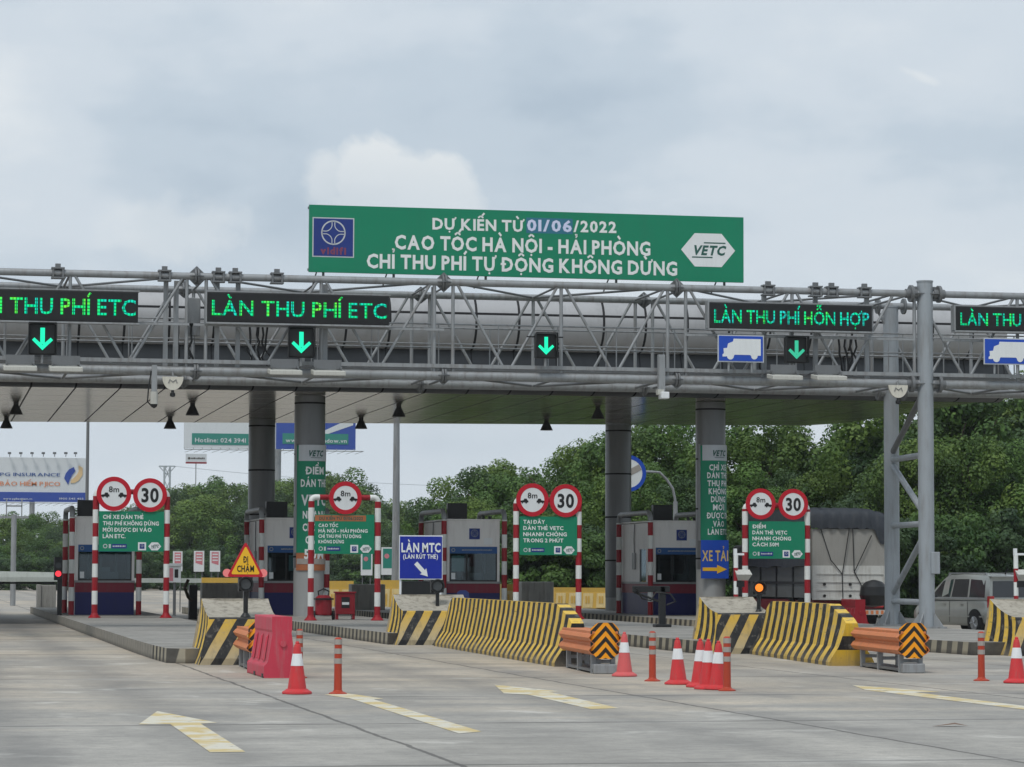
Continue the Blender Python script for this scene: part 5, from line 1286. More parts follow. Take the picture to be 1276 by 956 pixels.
# ---- boom mechanism on island D
p = g(825, 781.5, ZI)
t = thing('boom_gate', 'dark boom gate post with folded arm before the booth left of XE TẢI', 'barrier gate', tuple(p))
MB().box(p.x - .085, p.x + .085, p.y - .1, p.y + .1, p.z, p.z + 1.12).box(p.x - .22, p.x + .22, p.y - .2, p.y + .2, p.z, p.z + .08).build('post', 'black', t, .02)
MB().box(p.x - .85, p.x + .2, p.y - .1, p.y - .02, p.z + .95, p.z + 1.12).tube((p.x - .8, p.y - .06, p.z + .95), (p.x - .1, p.y - .06, p.z + .7), .035, 8).build('arm', 'black', t, .02)
MB().path([(p.x - .75, p.y - .12, p.z + 1.05), (p.x - .6, p.y - .12, p.z + .78), (p.x - .35, p.y - .12, p.z + .72), (p.x - .2, p.y - .12, p.z + .95), (p.x + .2, p.y - .12, p.z + .9), (p.x + .35, p.y - .12, p.z + .7), (p.x + .1, p.y - .12, p.z + .6)], .025, 6).build('cable', 'black', t)
# ---- red traffic light at the first booth
Y = 97.6; c = aY(72.5, 715, Y); 
t = thing('traffic_light', 'black traffic light showing red left of the leftmost booth', 'traffic light', (c.x, Y, ZI))
MB().box(c.x - .02, c.x + .14, Y + .02, Y + .14, ZI, c.z + .1).build('pole', 'black', t)
MB().box(c.x - .14, c.x + .14, Y - .06, Y + .16, c.z - .22, c.z + .56).build('housing', 'black', t, .02)
MB().disc((c.x, c.z), .10, Y - .08, Y - .061, 22).build('red_lens', 'redlight', t)
MB().disc((c.x, c.z + .28), .10, Y - .07, Y - .061, 22).build('dark_lens', 'lens_dark', t)
# ---- white ticket box right of frame one
Y = 96.0; a = aY(209.5, 702, Y); c = aY(227, 726, Y)
t = thing('ticket_machine', 'small white box machine behind the right post of the leftmost frame', 'machine', ((a.x + c.x) / 2, Y, ZI))
MB().box(a.x + .04, c.x - .04, Y, Y + .35, c.z, a.z - .1).build('body', 'white', t, .02)
MB().box(a.x, c.x, Y - .06, Y + .4, a.z - .1, a.z).build('hood', 'white', t, .02)
MB().box(a.x + .22, a.x + .34, Y - .01, Y, c.z + .16, a.z - .2).build('slot', 'black', t)
MB().box(a.x + .05, a.x + .17, Y - .012, Y, c.z + .05, a.z - .16).build('sticker', 'pink', t)
MB().tube(((a.x + c.x) / 2, Y + .18, ZI), ((a.x + c.x) / 2, Y + .18, c.z), .05, 10).build('stand', 'steel_dark', t)
# ---- plastic chair at booth three
p = aY(575.5, 745, 97.2)
t = thing('plastic_chair', 'blue plastic chair seen from behind before the booth of LÀN MTC', 'chair', (p.x, 97.2, ZI))
n = 9
b = MB()
pts = [(-.21, .44), (-.23, .62), (-.20, .80), (-.10, .87), (.10, .87), (.20, .80), (.23, .62), (.21, .44)]
b.prism([(p.x + u, ZI + v) for u, v in pts], 97.0, 97.03); b.build('backrest', 'cloth_blue', t, .01)
MB().box(p.x - .22, p.x + .22, 97.03, 97.45, ZI + .40, ZI + .44).build('seat', 'cloth_blue', t, .015)
for sx in (-1, 1):
    for sy in (97.04, 97.42): MB().tube((p.x + sx * .23, sy, ZI), (p.x + sx * .19, sy, ZI + .41), .025, 8).build('leg', 'cloth_blue', t)

# ================================================================== BEHIND THE BOOTHS
def board(px, py0, py1, wpx, Y, art, label):
    a = aY(px - wpx / 2, py0, Y); c = aY(px + wpx / 2, py1, Y)
    t = thing('advert_board', label, 'sign', ((a.x + c.x) / 2, Y, 0), 'small advert boards on poles behind the booths')
    MB().box(a.x, c.x, Y, Y + .06, c.z, a.z).build('panel', 'white', t)
    W_, H_ = c.x - a.x, a.z - c.z
    if art == 'p':
        b = MB().prism([(a.x + W_ * .16, a.z - H_ * .06), (c.x - W_ * .16, a.z - H_ * .06), (c.x - W_ * .16, c.z + H_ * .32), (a.x + W_ * .16, c.z + H_ * .42)], Y - .006, Y - .001); b.build('artwork', 'pink', t)
        b = MB()
        for k in range(3): b.box(a.x + W_ * .24, c.x - W_ * .24, Y - .011, Y - .007, a.z - H_ * (.20 + .14 * k), a.z - H_ * (.14 + .14 * k))
        b.build('artwork_lines', 'white', t)
    else:
        MB().box(a.x + W_ * .12, c.x - W_ * .12, Y - .006, Y - .001, c.z + H_ * .24, a.z - H_ * .05).build('artwork', 'adgreen', t)
        MB().disc(((a.x + c.x) / 2 - .04, a.z - H_ * .32), W_ * .2, Y - .011, Y - .007, 14).build('artwork_spot', 'pink', t)
    MB().tube((a.x + .08, Y + .08, 0), (a.x + .08, Y + .08, a.z - .1), .025, 6).tube((c.x - .08, Y + .08, 0), (c.x - .08, Y + .08, a.z - .1), .025, 6).build('pole', 'steel_dark', t)
board(221.5, 687, 712, 11.5, 126, 'p', 'small pink and white board above the white ticket box')
board(248, 686.5, 712.5, 12.5, 126, 'p', 'small pink and white board, middle one left of the triangle sign')
board(268, 686.5, 712.5, 12.5, 126, 'p', 'small pink and white board nearest to the triangle sign')
board(457, 687, 717, 14, 126, 'g', 'small green and white board left of the HÀ NỘI frame right post')
board(483, 682, 716.5, 15, 126, 'g', 'small green and white board beside the thick light pole')
# pale boom across the far lanes
Y = 121.
a = aY(-40, 713, Y); c = aY(71, 727, Y)
t = thing('swing_gate', 'long pale gate beam reaching in from the left edge before the trees', 'barrier gate', (c.x, Y, 0))
MB().add([(a.x - 4, Y - .2, 1.32), (c.x, Y - .16, 1.34), (c.x, Y + .16, 1.34), (a.x - 4, Y + .2, 1.32), (a.x - 4, Y - .2, 1.52), (c.x, Y - .16, 1.52), (c.x, Y + .16, 1.52), (a.x - 4, Y + .2, 1.52), (a.x - 4, Y - .1, 1.85), (c.x - .1, Y - .1, 1.73), (c.x - .1, Y + .1, 1.73), (a.x - 4, Y + .1, 1.85)],
         [(0, 3, 2, 1), (0, 1, 5, 4), (1, 2, 6, 5), (2, 3, 7, 6), (4, 5, 9, 8), (5, 6, 10, 9), (6, 7, 11, 10), (8, 9, 10, 11)]).build('beam', 'boom', t)
MB().box(a.x - 4, c.x - .1, Y - .12, Y + .12, 1.24, 1.32).build('under_shade', 'black', t)  # black strip added for the shade beneath the beam
p = g(47.5, 757.5, ZI); q = aY(70, 727, 119.6)
t2 = thing('concrete_block', 'tall concrete block under the end of the pale gate beam', 'block', ((p.x + q.x) / 2, 119.6, ZI), 'grey concrete blocks behind the booths')
MB().box(p.x, p.x + .17, 119.5, 120.4, ZI, 1.22).box(p.x + .17, q.x, 119.58, 120.4, ZI, 1.2).build('block', 'wallgrey', t2, .02)
a = aY(150, 720.5, 121.); c = aY(312, 726.5, 121.)
t = thing('boom_barrier', 'horizontal grey boom between the leftmost booth and the triangle sign', 'barrier gate', (a.x, 121, 0))
MB().box(a.x, a.x + (c.x - a.x) * .62, 120.9, 121.1, c.z, a.z).build('beam', 'boom', t)
MB().box(a.x + (c.x - a.x) * .62, c.x, 120.9, 121.1, c.z, a.z + .03).build('yellow_end', 'yplastic', t)
MB().box(a.x + .1, a.x + .3, 120.95, 121.05, 0, c.z).build('post', 'steel_dark', t)
# blocks, cabinet
def block(px0, px1, py0, py1, Y, label, m='wallgrey', nm='concrete_block', cat='block', grp='grey concrete blocks behind the booths'):
    a = aY(px0, py0, Y); c = aY(px1, py1, Y)
    t = thing(nm, label, cat, ((a.x + c.x) / 2, Y, 0), grp)
    MB().box(a.x, c.x, Y, Y + .8, min(0, c.z), a.z).build('block', m, t, .03)
    b = MB(); n = max(2, int((c.x - a.x) / .9))
    for k in range(n): x = a.x + (c.x - a.x) * (k + .5) / n; b.box(x - .06, x + .06, Y - .05, Y, 0, a.z - .04)
    b.build('buttress', m, t)
block(252, 312, 727, 752, 108, 'ribbed grey block behind the left nose, under the triangle sign')
block(650, 690, 725, 752, 113, 'ribbed grey block left of the yellow plastic barriers')
block(438, 480, 728, 754, 112, 'ribbed grey block behind the fire cabinet')
a = aY(236, 729, 106.5); c = aY(246, 752, 106.5)
t = thing('gate_motor', 'black gate motor cabinet left of the striped nose', 'cabinet', ((a.x + c.x) / 2, 106.5, 0))
MB().box(a.x, c.x, 106.5, 106.9, 0, a.z).build('cabinet', 'black', t, .02)
MB().path([(a.x - .05, 106.4, a.z + .2), (a.x - .18, 106.4, a.z - .1), (a.x - .05, 106.4, a.z - .45), (a.x + .1, 106.4, a.z - .6)], .06, 8).build('folded_arm', 'bark', t)
# yellow plastic barriers
def yellow_barrier(px0, px1, py0, py1, Y, label, z0=ZI):
    a = aY(px0, py0, Y); c = aY(px1, py1, Y)
    t = thing('yellow_barrier', label, 'barrier', ((a.x + c.x) / 2, Y, z0), 'yellow plastic barriers behind the booths')
    x0, x1, H_ = a.x, c.x, a.z - z0
    MB().add([(x0, Y - .18, z0), (x1, Y - .18, z0), (x1, Y + .18, z0), (x0, Y + .18, z0), (x0, Y - .12, z0 + H_ * .8), (x1, Y - .12, z0 + H_ * .8), (x1, Y + .12, z0 + H_ * .8), (x0, Y + .12, z0 + H_ * .8), (x0, Y - .14, z0 + H_), (x1, Y - .14, z0 + H_), (x1, Y + .14, z0 + H_), (x0, Y + .14, z0 + H_)],
             [(0, 1, 5, 4), (1, 2, 6, 5), (2, 3, 7, 6), (3, 0, 4, 7), (4, 5, 9, 8), (5, 6, 10, 9), (6, 7, 11, 10), (7, 4, 8, 11), (8, 9, 10, 11)]).build('shell', 'yplastic', t)
    n = max(1, round((x1 - x0) / .5)); b = MB(); b2 = MB()
    for k in range(n):
        u0 = x0 + (x1 - x0) * (k + .14) / n; u1 = x0 + (x1 - x0) * (k + .80) / n
        b.add([(u0 - .05, Y - .20, z0 + .03), (u1, Y - .20, z0 + .03), (u1 + .05, Y - .155, z0 + H_ * .74), (u0, Y - .155, z0 + H_ * .74)], [(0, 1, 2, 3)])
        for q in (.3, .6): uu = u0 + (u1 - u0) * q; MB().box(uu - .03, uu + .03, Y - .21, Y - .19, z0 + H_ * .25, z0 + H_ * .6).build('slot', 'yplastic', t)
    b.build('raised_panel', 'ypale', t)
yellow_barrier(690, 722, 732, 761, 118, 'yellow plastic barrier right of the grey block, behind the TẠI ĐÂY frame')
yellow_barrier(723.5, 757, 732.5, 761, 118, 'yellow plastic barrier touching the second rear column')
yellow_barrier(624, 640, 728, 756, 114, 'yellow plastic barrier right of the LÀN MTC booth')
yellow_barrier(407, 440, 724, 742, 122, 'yellow plastic barrier right of the green banner column', .0)
yellow_barrier(474, 498, 723, 742, 122, 'yellow plastic barrier left of the LÀN MTC sign', .0)
# light poles, utility post
p = aY(108, 650, 140)
t = thing('light_pole', 'thin grey light pole rising beside the left billboard', 'light pole', (p.x, 140, 0))
MB().tube((p.x, 140, 0), (p.x, 140, 10.2), .10, 12, r2=.07).build('pole', 'steel_dark', t); MB().box(p.x - .5, p.x + .5, 139.8, 140.2, 10.2, 10.4).build('lamp_head', 'lamp', t)
p = aY(493.5, 650, 124)
t = thing('light_pole', 'thick grey light pole left of the LÀN MTC sign', 'light pole', (p.x, 124, 0))
MB().tube((p.x, 124, 0), (p.x, 124, 9.0), .19, 16, r2=.13).build('pole', 'steel', t); MB().box(p.x - .5, p.x + .5, 123.8, 124.2, 9.0, 9.2).build('lamp_head', 'lamp', t)
p = aY(16.5, 712, 150); zt_ = aY(16.5, 634, 150).z
t = thing('utility_post', 'pale utility post with two crossbars at the left edge', 'utility pole', (p.x, 150, 0))
MB().tube((p.x, 150, 0), (p.x, 150, zt_ - .3), .14, 10).build('post', 'steel', t)
MB().box(p.x - .75, p.x + .75, 149.95, 150.05, zt_ - .5, zt_ - .38).box(p.x - .4, p.x + .4, 149.95, 150.05, zt_ + .1, zt_ + .18).box(p.x - .42, p.x - .36, 149.95, 150.05, zt_ - .4, zt_ + .5).box(p.x + .36, p.x + .42, 149.95, 150.05, zt_ - .4, zt_ + .5).build('crossbar', 'steel', t)
# round blue sign on a curved pole
Y = 117.; c = aY(783, 590, Y); r = 22.5 / (FPX / (Y * .979 + c.x * .2))
t = thing('curved_pole_sign', 'blue rimmed round sign with dark slash on a curved pole behind the column', 'sign', (aY(842, 700, Y).x, Y, 0))
o = MB().disc((c.x, c.z), r, Y, Y + .04, 40).build('round_sign', 'white', t)
MB().disc((c.x, c.z), r + .01, Y - .01, Y + .045, 40, 0, r * .80).build('rim', 'bluetruck', o)
b = MB(); an = radians(28); dv = Vector((cos(an), sin(an))); nv = Vector((-dv.y, dv.x)); R_ = r * .80
b.prism([(c.x - dv.x * R_ + nv.x * .13, c.z - dv.y * R_ + nv.y * .13), (c.x + dv.x * R_ * .96 + nv.x * .13, c.z + dv.y * R_ * .96 + nv.y * .13), (c.x + dv.x * R_ * .96 - nv.x * .13, c.z + dv.y * R_ * .96 - nv.y * .13), (c.x - dv.x * R_ - nv.x * .13, c.z - dv.y * R_ - nv.y * .13)], Y - .012, Y - .002); b.build('slash', 'deli_band', o)
xp = aY(842.5, 650, Y).x; zc = aY(820, 588, Y).z; z2 = aY(842, 622, Y).z
MB().tube((xp, Y + .1, 0), (xp, Y + .1, z2 - .1), .10, 12).path([(xp, Y + .1, z2 - .15), (xp - .02, Y + .1, z2), (xp - .12, Y + .1, z2 + .45), (xp - .38, Y + .1, z2 + .82), (xp - .7, Y + .1, zc - .02), (xp - 1.1, Y + .1, zc), (c.x, Y + .1, zc)], .055, 10).build('pole', 'steel', t)

# ================================================================== TRUCK
tx0, tx1, ty0 = 27.95, 30.5, 88.0
ty1 = ty0 + 7.6
t = thing('canvas_truck', 'flatbed truck with grey canvas and black tarpaulin seen from behind', 'truck', ((tx0 + tx1) / 2, (ty0 + ty1) / 2, 0))
MB().box(tx0, tx1, ty0, ty0 + .08, .98, 2.02).build('tailgate', 'tailgate', t)
b = MB()
for z in (1.22, 1.48, 1.74): b.box(tx0 + .12, tx1 - .12, ty0 - .03, ty0, z, z + .035)
for x in (tx0 + .02, tx1 - .14): b.box(x, x + .12, ty0 - .04, ty0, .98, 2.02)
b.box(tx0, tx1, ty0 - .05, ty0 + .02, .92, .99).build('tailgate_rails', 'tailgate', t)
for u in (.16, .5, .84):
    for z in (1.42, 1.05): MB().tube((tx0 + (tx1 - tx0) * u, ty0 - .06, z), (tx0 + (tx1 - tx0) * u, ty0, z), .045, 10).build('latch', 'rubber', t)
# canvas back, upper right corner lower
MB().box(tx0 + .03, tx1 - .03, ty0 + .03, ty1, 2.02, 3.2).build('canvas_cover', 'canvas', t)
# tarp over the roof with sagging folds
def wav(i, j): return .05 * sin(i * 2.1 + j) + .03 * sin(i * 5.3 + 2 * j)
b = MB(); nx = 24; rows = []
zl = [3.90, 3.86, 3.66, 3.42, 3.22]
for j, z in enumerate(zl):
    row = []
    for i in range(nx + 1):
        u = i / nx; x = tx0 - .06 + u * (tx1 - tx0 + .14)
        zz = z - .18 * max(0, u - .72) ** 1 / .28 * (1 if j < 2 else .6)
        if j == len(zl) - 1 and u > .80: zz = 2.82 + .12 * sin(u * 40)
        elif j == len(zl) - 2 and u > .80: zz = 3.12
        y = ty0 + (.9 if j == 0 else .12 if j == 1 else -.03) + .035 * sin(i * 1.9 + j * 1.3) - .02 * (j > 2)
        row.append((x, y, zz + wav(i, j) * (.3 if j in (0, 1) else .5)))
    rows.append(row)
vs = [p_ for r_ in rows for p_ in r_]
b.add(vs, [(j * (nx + 1) + i, (j + 1) * (nx + 1) + i, (j + 1) * (nx + 1) + i + 1, j * (nx + 1) + i + 1) for j in range(len(zl) - 1) for i in range(nx)], 0, True)
# roof and left side curtain
ns = 20
side = []
for j, z in enumerate((3.86, 3.5, 3.0, 2.5, 1.98)):
    side.append([(tx0 - .06 - .05 * abs(sin(i * 1.7)) * (j > 0) - .02 * j, ty0 + .12 + (ty1 - ty0 - .12) * i / ns, z + .03 * sin(i * .9)) for i in range(ns + 1)])
vs = [p_ for r_ in side for p_ in r_]
b.add(vs, [(j * (ns + 1) + i, j * (ns + 1) + i + 1, (j + 1) * (ns + 1) + i + 1, (j + 1) * (ns + 1) + i) for j in range(4) for i in range(ns)], 0, True)
b.add([(tx0 - .06, ty0 + .12, 3.87), (tx1 + .08, ty0 + .12, 3.72), (tx1 + .08, ty1, 3.72), (tx0 - .06, ty1, 3.87), (tx1 + .08, ty0 + .1, 3.0), (tx1 + .08, ty1, 3.0)], [(0, 1, 2, 3), (1, 4, 5, 2)])
b.build('tarpaulin', 'tarp', t)
b = MB().box(tx0 - .02, tx0 + .06, ty0 + .09, ty1, .98, 1.98)
b.build('sideboard', 'trucksteel', t)
b = MB()
for k in range(5): y = ty0 + .1 + (ty1 - ty0 - .2) * k / 4; b.box(tx0 - .06, tx0 - .021, y - .05, y + .05, .95, 2.0)
b.box(tx0 - .05, tx0 - .021, ty0 + .1, ty1, 1.42, 1.5); b.build('stake', 'black', t)
MB().box(tx0 + .1, tx1 - .1, ty0 + .15, ty1 + 1.9, .62, .9).box(tx0, tx0 + .06, ty0 + 2.6, ty1 - .5, .45, .90).build('chassis', 'chassisred', t)
MB().box(tx0 + .1, tx1 - .05, ty0 - .05, ty0 + .08, .44, .60).build('bumper', 'tailgate', t)
b = MB()
for k in range(6): b.box(tx1 - 1.1 + k * .17, tx1 - 1.1 + k * .17 + .09, ty0 - .056, ty0 - .051, .46, .58)
b.build('bumper_stripes', 'orange_beam', t)
MB().box(tx0 + .12, tx0 + .45, ty0 + .06, ty0 + .14, .68, .82).build('tail_lamp', 'lampred', t); MB().box(tx1 - .45, tx1 - .12, ty0 + .06, ty0 + .14, .68, .82).build('tail_lamp', 'lampred', t)
MB().box(tx0 + 1.0, tx0 + 1.35, ty0 - .02, ty0 + .05, .64, .84).build('number_plate', 'ypale', t)
for y in (ty0 + 1.4, ty0 + 2.5, ty1 + .6):
    for x in (tx0 + .05, tx1 - .35):
        w = thing('wheel', '', '', (0, 0, 0)); 
        for k in ('label', 'category'): del w[k]
        w.parent = t; w.location = Vector((x + .15, y, .5)) - t.location
        MB().tube((x, y, .5), (x + .3, y, .5), .5, 24).build('tyre', 'rubber', w); MB().tube((x - .005, y, .5), (x + .305, y, .5), .27, 18).build('rim', 'steel_dark', w)
MB().box(tx0 + .05, tx1 - .05, ty1 + .05, ty1 + 1.9, .9, 2.75).build('cab', 'trucksteel', t, .12)
for pts in ([(tx0 + .25, 3.3), (tx0 + .62, 2.2), (tx0 + 1.0, 1.75)], [(tx0 + 1.25, 3.25), (tx0 + 1.0, 1.72), (tx0 + 1.02, .9)], [(tx0 + 1.36, 3.25), (tx0 + 1.4, 1.85), (tx0 + 1.85, 1.0), (tx0 + 1.9, .7)], [(tx1 - .55, 3.0), (tx1 - 1.05, 2.0), (tx1 - 1.15, 1.8)]):
    MB().path([(x, ty0 - .05, z) for x, z in pts], .016, 6).build('rope', 'rubber', t)
# black sack on the red barrier
p = aY(1089, 740, 86.4)
tag(MB().lathe([(.05, -.42), (.36, -.36), (.46, -.05), (.42, .22), (.26, .38), (.06, .44)], tuple(p), 18).build('black_bundle', 'black'), 'round black bundle on the dark red barrier beside the truck', 'bundle')

# ================================================================== CAR
def make_car(loc, rz):
    t = thing('parked_van', 'greige people carrier with roof rails behind the gantry pillar', 'car', (0, 0, 0))
    # lower body: sections along y (front is +y)
    secs = [(-2.27, .42, .80, .70), (-2.22, .30, 1.02, .80), (-1.9, .26, 1.06, .865), (-1.0, .25, 1.04, .885), (0, .25, 1.02, .885), (.9, .25, 1.0, .88), (1.3, .26, .98, .87), (1.9, .28, .86, .84), (2.2, .32, .74, .76), (2.30, .40, .62, .62)]
    b = MB(); n = 9; R = []
    for y, zb, zt_, w in secs:
        R.append([(-w * .86, y, zb), (-w * .97, y, zb + .10), (-w, y, zb + (zt_ - zb) * .45), (-w * .985, y, zt_ - .10), (-w * .90, y, zt_), (w * .90, y, zt_), (w * .985, y, zt_ - .10), (w, y, zb + (zt_ - zb) * .45), (w * .97, y, zb + .10), (w * .86, y, zb)])
    n = 10; vs = [p for r in R for p in r]
    b.add(vs, [(i * n + j, (i + 1) * n + j, (i + 1) * n + j + 1, i * n + j + 1) for i in range(len(secs) - 1) for j in range(n - 1)], 0, True)
    b.add(vs, [tuple(range(n)), tuple(range(len(vs) - 1, len(vs) - n - 1, -1))])
    b.build('body', 'carpaint', t)
    # greenhouse
    G = [(-2.20, -2.02, .84, .70), (-1.85, -1.80, .86, .73), (-.7, -.7, .87, .735), (.45, .25, .865, .72), (1.35, .55, .84, .66)]
    zb = 1.0
    zr = [1.66, 1.73, 1.76, 1.74, 1.66]
    R = []
    for (yb_, yt_, wb, wt), z in zip(G, zr):
        R.append([(-wb, yb_, zb), (-wt - .02, yt_, z - .06), (-wt + .06, yt_, z), (0, yt_, z + .02), (wt - .06, yt_, z), (wt + .02, yt_, z - .06), (wb, yb_, zb)])
    n = 7; vs = [p for r in R for p in r]; b = MB()
    b.add(vs, [(i * n + j, (i + 1) * n + j, (i + 1) * n + j + 1, i * n + j + 1) for i in range(4) for j in range(n - 1)], 0, True)
    b.add(vs, [tuple(range(n)), tuple(range(5 * n - 1, 4 * n - 1, -1))]); b.build('cabin', 'carpaint', t)
    def side_pt(sg, y, k):      # point on the side glass plane; k 0 belt .. 1 roof edge
        for (a_, za), (c_, zc) in zip(list(zip(G, zr))[:-1], list(zip(G, zr))[1:]):
            if a_[0] <= y <= c_[0] or c_ is G[-1]:
                u = (y - a_[0]) / (c_[0] - a_[0]); wb = a_[2] + (c_[2] - a_[2]) * u; wt = a_[3] + (c_[3] - a_[3]) * u + .02; yt = a_[1] + (c_[1] - a_[1]) * u; z = za + (zc - za) * u - .06
                return (sg * (wb + (wt - wb) * k + .008), y + (yt - y) * k, zb + (z - zb) * k)
    for sg in (-1, 1):
        for y0_, y1_ in ((-1.95, -1.12), (-1.02, -.12), (-.02, 1.12)):
            top1 = .88
            P = [side_pt(sg, y0_, .12), side_pt(sg, y1_, .12), side_pt(sg, y1_ - (.12 if y1_ > 1 else 0), top1), side_pt(sg, y0_, top1)]
            MB().add(P, [(0, 3, 2, 1) if sg < 0 else (0, 1, 2, 3)]).build('side_window', 'carglass', t)
            MB().add([(x + sg * .004, y, z) for x, y, z in (side_pt(sg, y0_ - .05, .05), side_pt(sg, y1_ + .05, .05), side_pt(sg, y1_ + .05, .11), side_pt(sg, y0_ - .05, .11))], [(0, 3, 2, 1) if sg < 0 else (0, 1, 2, 3)]).build('window_trim', 'rim', t)
    def rear(u, k): return (u * (.80 + (.66 - .80) * k), -2.20 + .18 * k - .012, 1.0 + .62 * k)
    MB().add([rear(-.92, .14), rear(.92, .14), rear(.92, .9), rear(-.92, .9)], [(0, 1, 2, 3)]).build('rear_window', 'carglass', t)
    MB().add([(-.74, 1.36, 1.02), (.74, 1.36, 1.02), (.58, .62, 1.62), (-.58, .62, 1.62)], [(1, 0, 3, 2)]).build('windscreen', 'carglass', t)
    MB().box(-.72, .72, -2.16, -1.95, 1.66, 1.70).build('spoiler', 'carpaint', t, .01)
    for sg in (-1, 1):
        MB().box(sg * .80 - .07, sg * .80 + .07, -2.29, -2.10, .78, 1.12).build('tail_lamp', 'lampred', t, .02)
        MB().box(sg * .66 - .02, sg * .66 + .02, -1.75, .3, 1.765, 1.80).box(sg * .66 - .02, sg * .66 + .02, -1.75, -1.68, 1.72, 1.77).box(sg * .66 - .02, sg * .66 + .02, .22, .3, 1.70, 1.77).build('roof_rail', 'rim', t)
        MB().box(sg * .90, sg * 1.04, .85, .98, 1.02, 1.16).build('wing_mirror', 'carpaint', t, .02)
        b = MB()
        for yy in (-.85, .15): b.box(sg * .888, sg * .905, yy, yy + .17, .86, .89)
        b.build('door_handle', 'carpaint', t)
        MB().box(sg * .884, sg * .897, -1.9, 1.2, .50, .54).build('side_moulding', 'carpaint', t)
        b = MB()
        for yy in (-1.06, -.06, 1.05): b.box(sg * .8835, sg * .889, yy - .006, yy + .006, .34, .96)
        b.build('door_gap', 'rubber', t)
        for y in (-1.45, 1.40):
            MB().tube((sg * .60, y, .36), (sg * .892, y, .36), .385, 26).build('wheel_arch', 'rubber', t)
            w = bpy.data.objects.new('wheel', None); COL.objects.link(w); w.parent = t; w.location = (sg * .8, y, .33)
            MB().tube((sg * .69, y, .33), (sg * .905, y, .33), .325, 26).build('tyre', 'rubber', w)
            o = MB(); o.tube((sg * .80, y, .33), (sg * .912, y, .33), .20, 20)
            for k in range(5):
                a_ = k * 2 * pi / 5; o.tube((sg * .915, y, .33), (sg * .915, y + .19 * cos(a_), .33 + .19 * sin(a_)), .03, 6)
            o.build('rim', 'rim', w)
    MB().box(-.84, .84, -2.33, -2.2, .42, .62).build('rear_bumper', 'carpaint', t, .03)
    MB().box(-.26, .26, -2.30, -2.285, .78, .92).build('number_plate', 'white', t)
    MB().path([(0, -1.72, 1.76), (.0, -1.75, 1.82), (0, -1.85, 1.90)], .02, 6).build('aerial', 'black', t)
    t.location = loc; t.rotation_euler = (0, 0, rz)
q = aY(1205, 780, 78.9)
rzc = radians(11)
rw = Vector((-.9 * cos(rzc) + 1.45 * sin(rzc), -.9 * sin(rzc) - 1.45 * cos(rzc), 0))
make_car((q.x - rw.x + .22, 78.9 - rw.y, 0), rzc)

# ================================================================== FAR BILLBOARDS AND PYLON
Y = 350.
a = aY(-75, 569, Y); c = aY(108, 614, Y); e = aY(0, 625, Y)
t = thing('far_billboard', 'large white billboard reading PG INSURANCE above the trees at the left', 'billboard', ((a.x + c.x) / 2, Y, 0))
MB().box(a.x, c.x, Y, Y + .6, c.z, a.z).build('panel', 'adwhite', t)
MB().box(a.x, c.x, Y - .05, Y + .65, e.z, c.z).build('blue_strip', 'adblue', t)
def ft(s_, px0, px1, pyb, cap, m, yy=Y - .08): 
    p = aY(px0, pyb, yy); q = aY(px1, pyb, yy); text(s_, p.x, yy, p.z, cap, q.x - p.x, m, t, bold=.012)
ft('PG INSURANCE', 0, 75, 593, .40, 'adnavy'); ft('BẢO HIỂM PJICO', 0, 75, 605, .50, 'adorange')
ft('www.pgibaohiem.vn', 4, 40, 622.5, .22, 'adwhite', Y - .1); ft('1900 545 455', 74, 104, 622.5, .22, 'adwhite', Y - .1)
def fpoly(pts, m, nm): MB().prism([(aY(x, y, Y - .1).x, aY(x, y, Y - .1).z) for x, y in pts], Y - .09, Y - .02).build(nm, m, t)
fpoly([(80, 596), (82, 590), (86, 585), (92, 582), (94, 587), (90, 592), (87, 598), (85, 604)], 'adblue', 'logo_mark')
fpoly([(98, 580), (103, 583), (103, 592), (98, 599), (93, 602), (88, 602), (89, 598), (94, 594), (98, 588)], 'adcream', 'logo_mark')
b = MB()
for px in (12, 26, 40, 54, 68, 82, 94): p = aY(px, 569, Y); b.tube((p.x, Y, p.z), (p.x, Y - .9, p.z + .35), .05, 5).box(p.x - .25, p.x + .15, Y - 1.1, Y - .8, p.z + .25, p.z + .5)
b.build('floodlight_arms', 'steel_dark', t)
b = MB(); x = a.x
while x < c.x: b.tube((x, Y - .9, e.z - .15), (x + .9, Y - .9, e.z - .15), .05, 5).tube((x, Y - .9, e.z - .5), (x + .9, Y - .9, e.z - .15), .03, 4); x += .9
b.build('catwalk', 'steel', t)
p = aY(40, 640, Y); MB().tube((p.x, Y + .4, 0), (p.x, Y + .4, e.z), .32, 14).build('mast', 'steel', t)
Y = 380.
a = aY(230, 505, Y); c = aY(443, 561, Y); m_ = aY(344, 530, Y)
t = thing('far_billboard', 'wide far billboard seen below the canopy, half white and half blue', 'billboard', ((a.x + c.x) / 2, Y, 0))
MB().box(a.x, m_.x, Y, Y + .6, c.z, a.z).build('white_panel', 'adwhite', t); MB().box(m_.x, c.x, Y, Y + .6, c.z + .03, a.z).build('blue_panel', 'adblue', t)
p = aY(239, 554, Y); q = aY(328, 541, Y); MB().box(p.x, q.x, Y - .06, Y - .01, p.z, q.z).build('green_label', 'adgreen', t)
p = aY(352, 553, Y); q = aY(434, 541, Y); MB().box(p.x, q.x, Y - .06, Y - .01, p.z, q.z).build('green_label', 'adgreen', t)
ft('Hotline: 024 3941 3018', 243, 324, 551, .58, 'adwhite', Y - .1); ft('www.eurowindow.vn', 356, 432, 551, .52, 'adwhite', Y - .1)
b = MB(); x = a.x
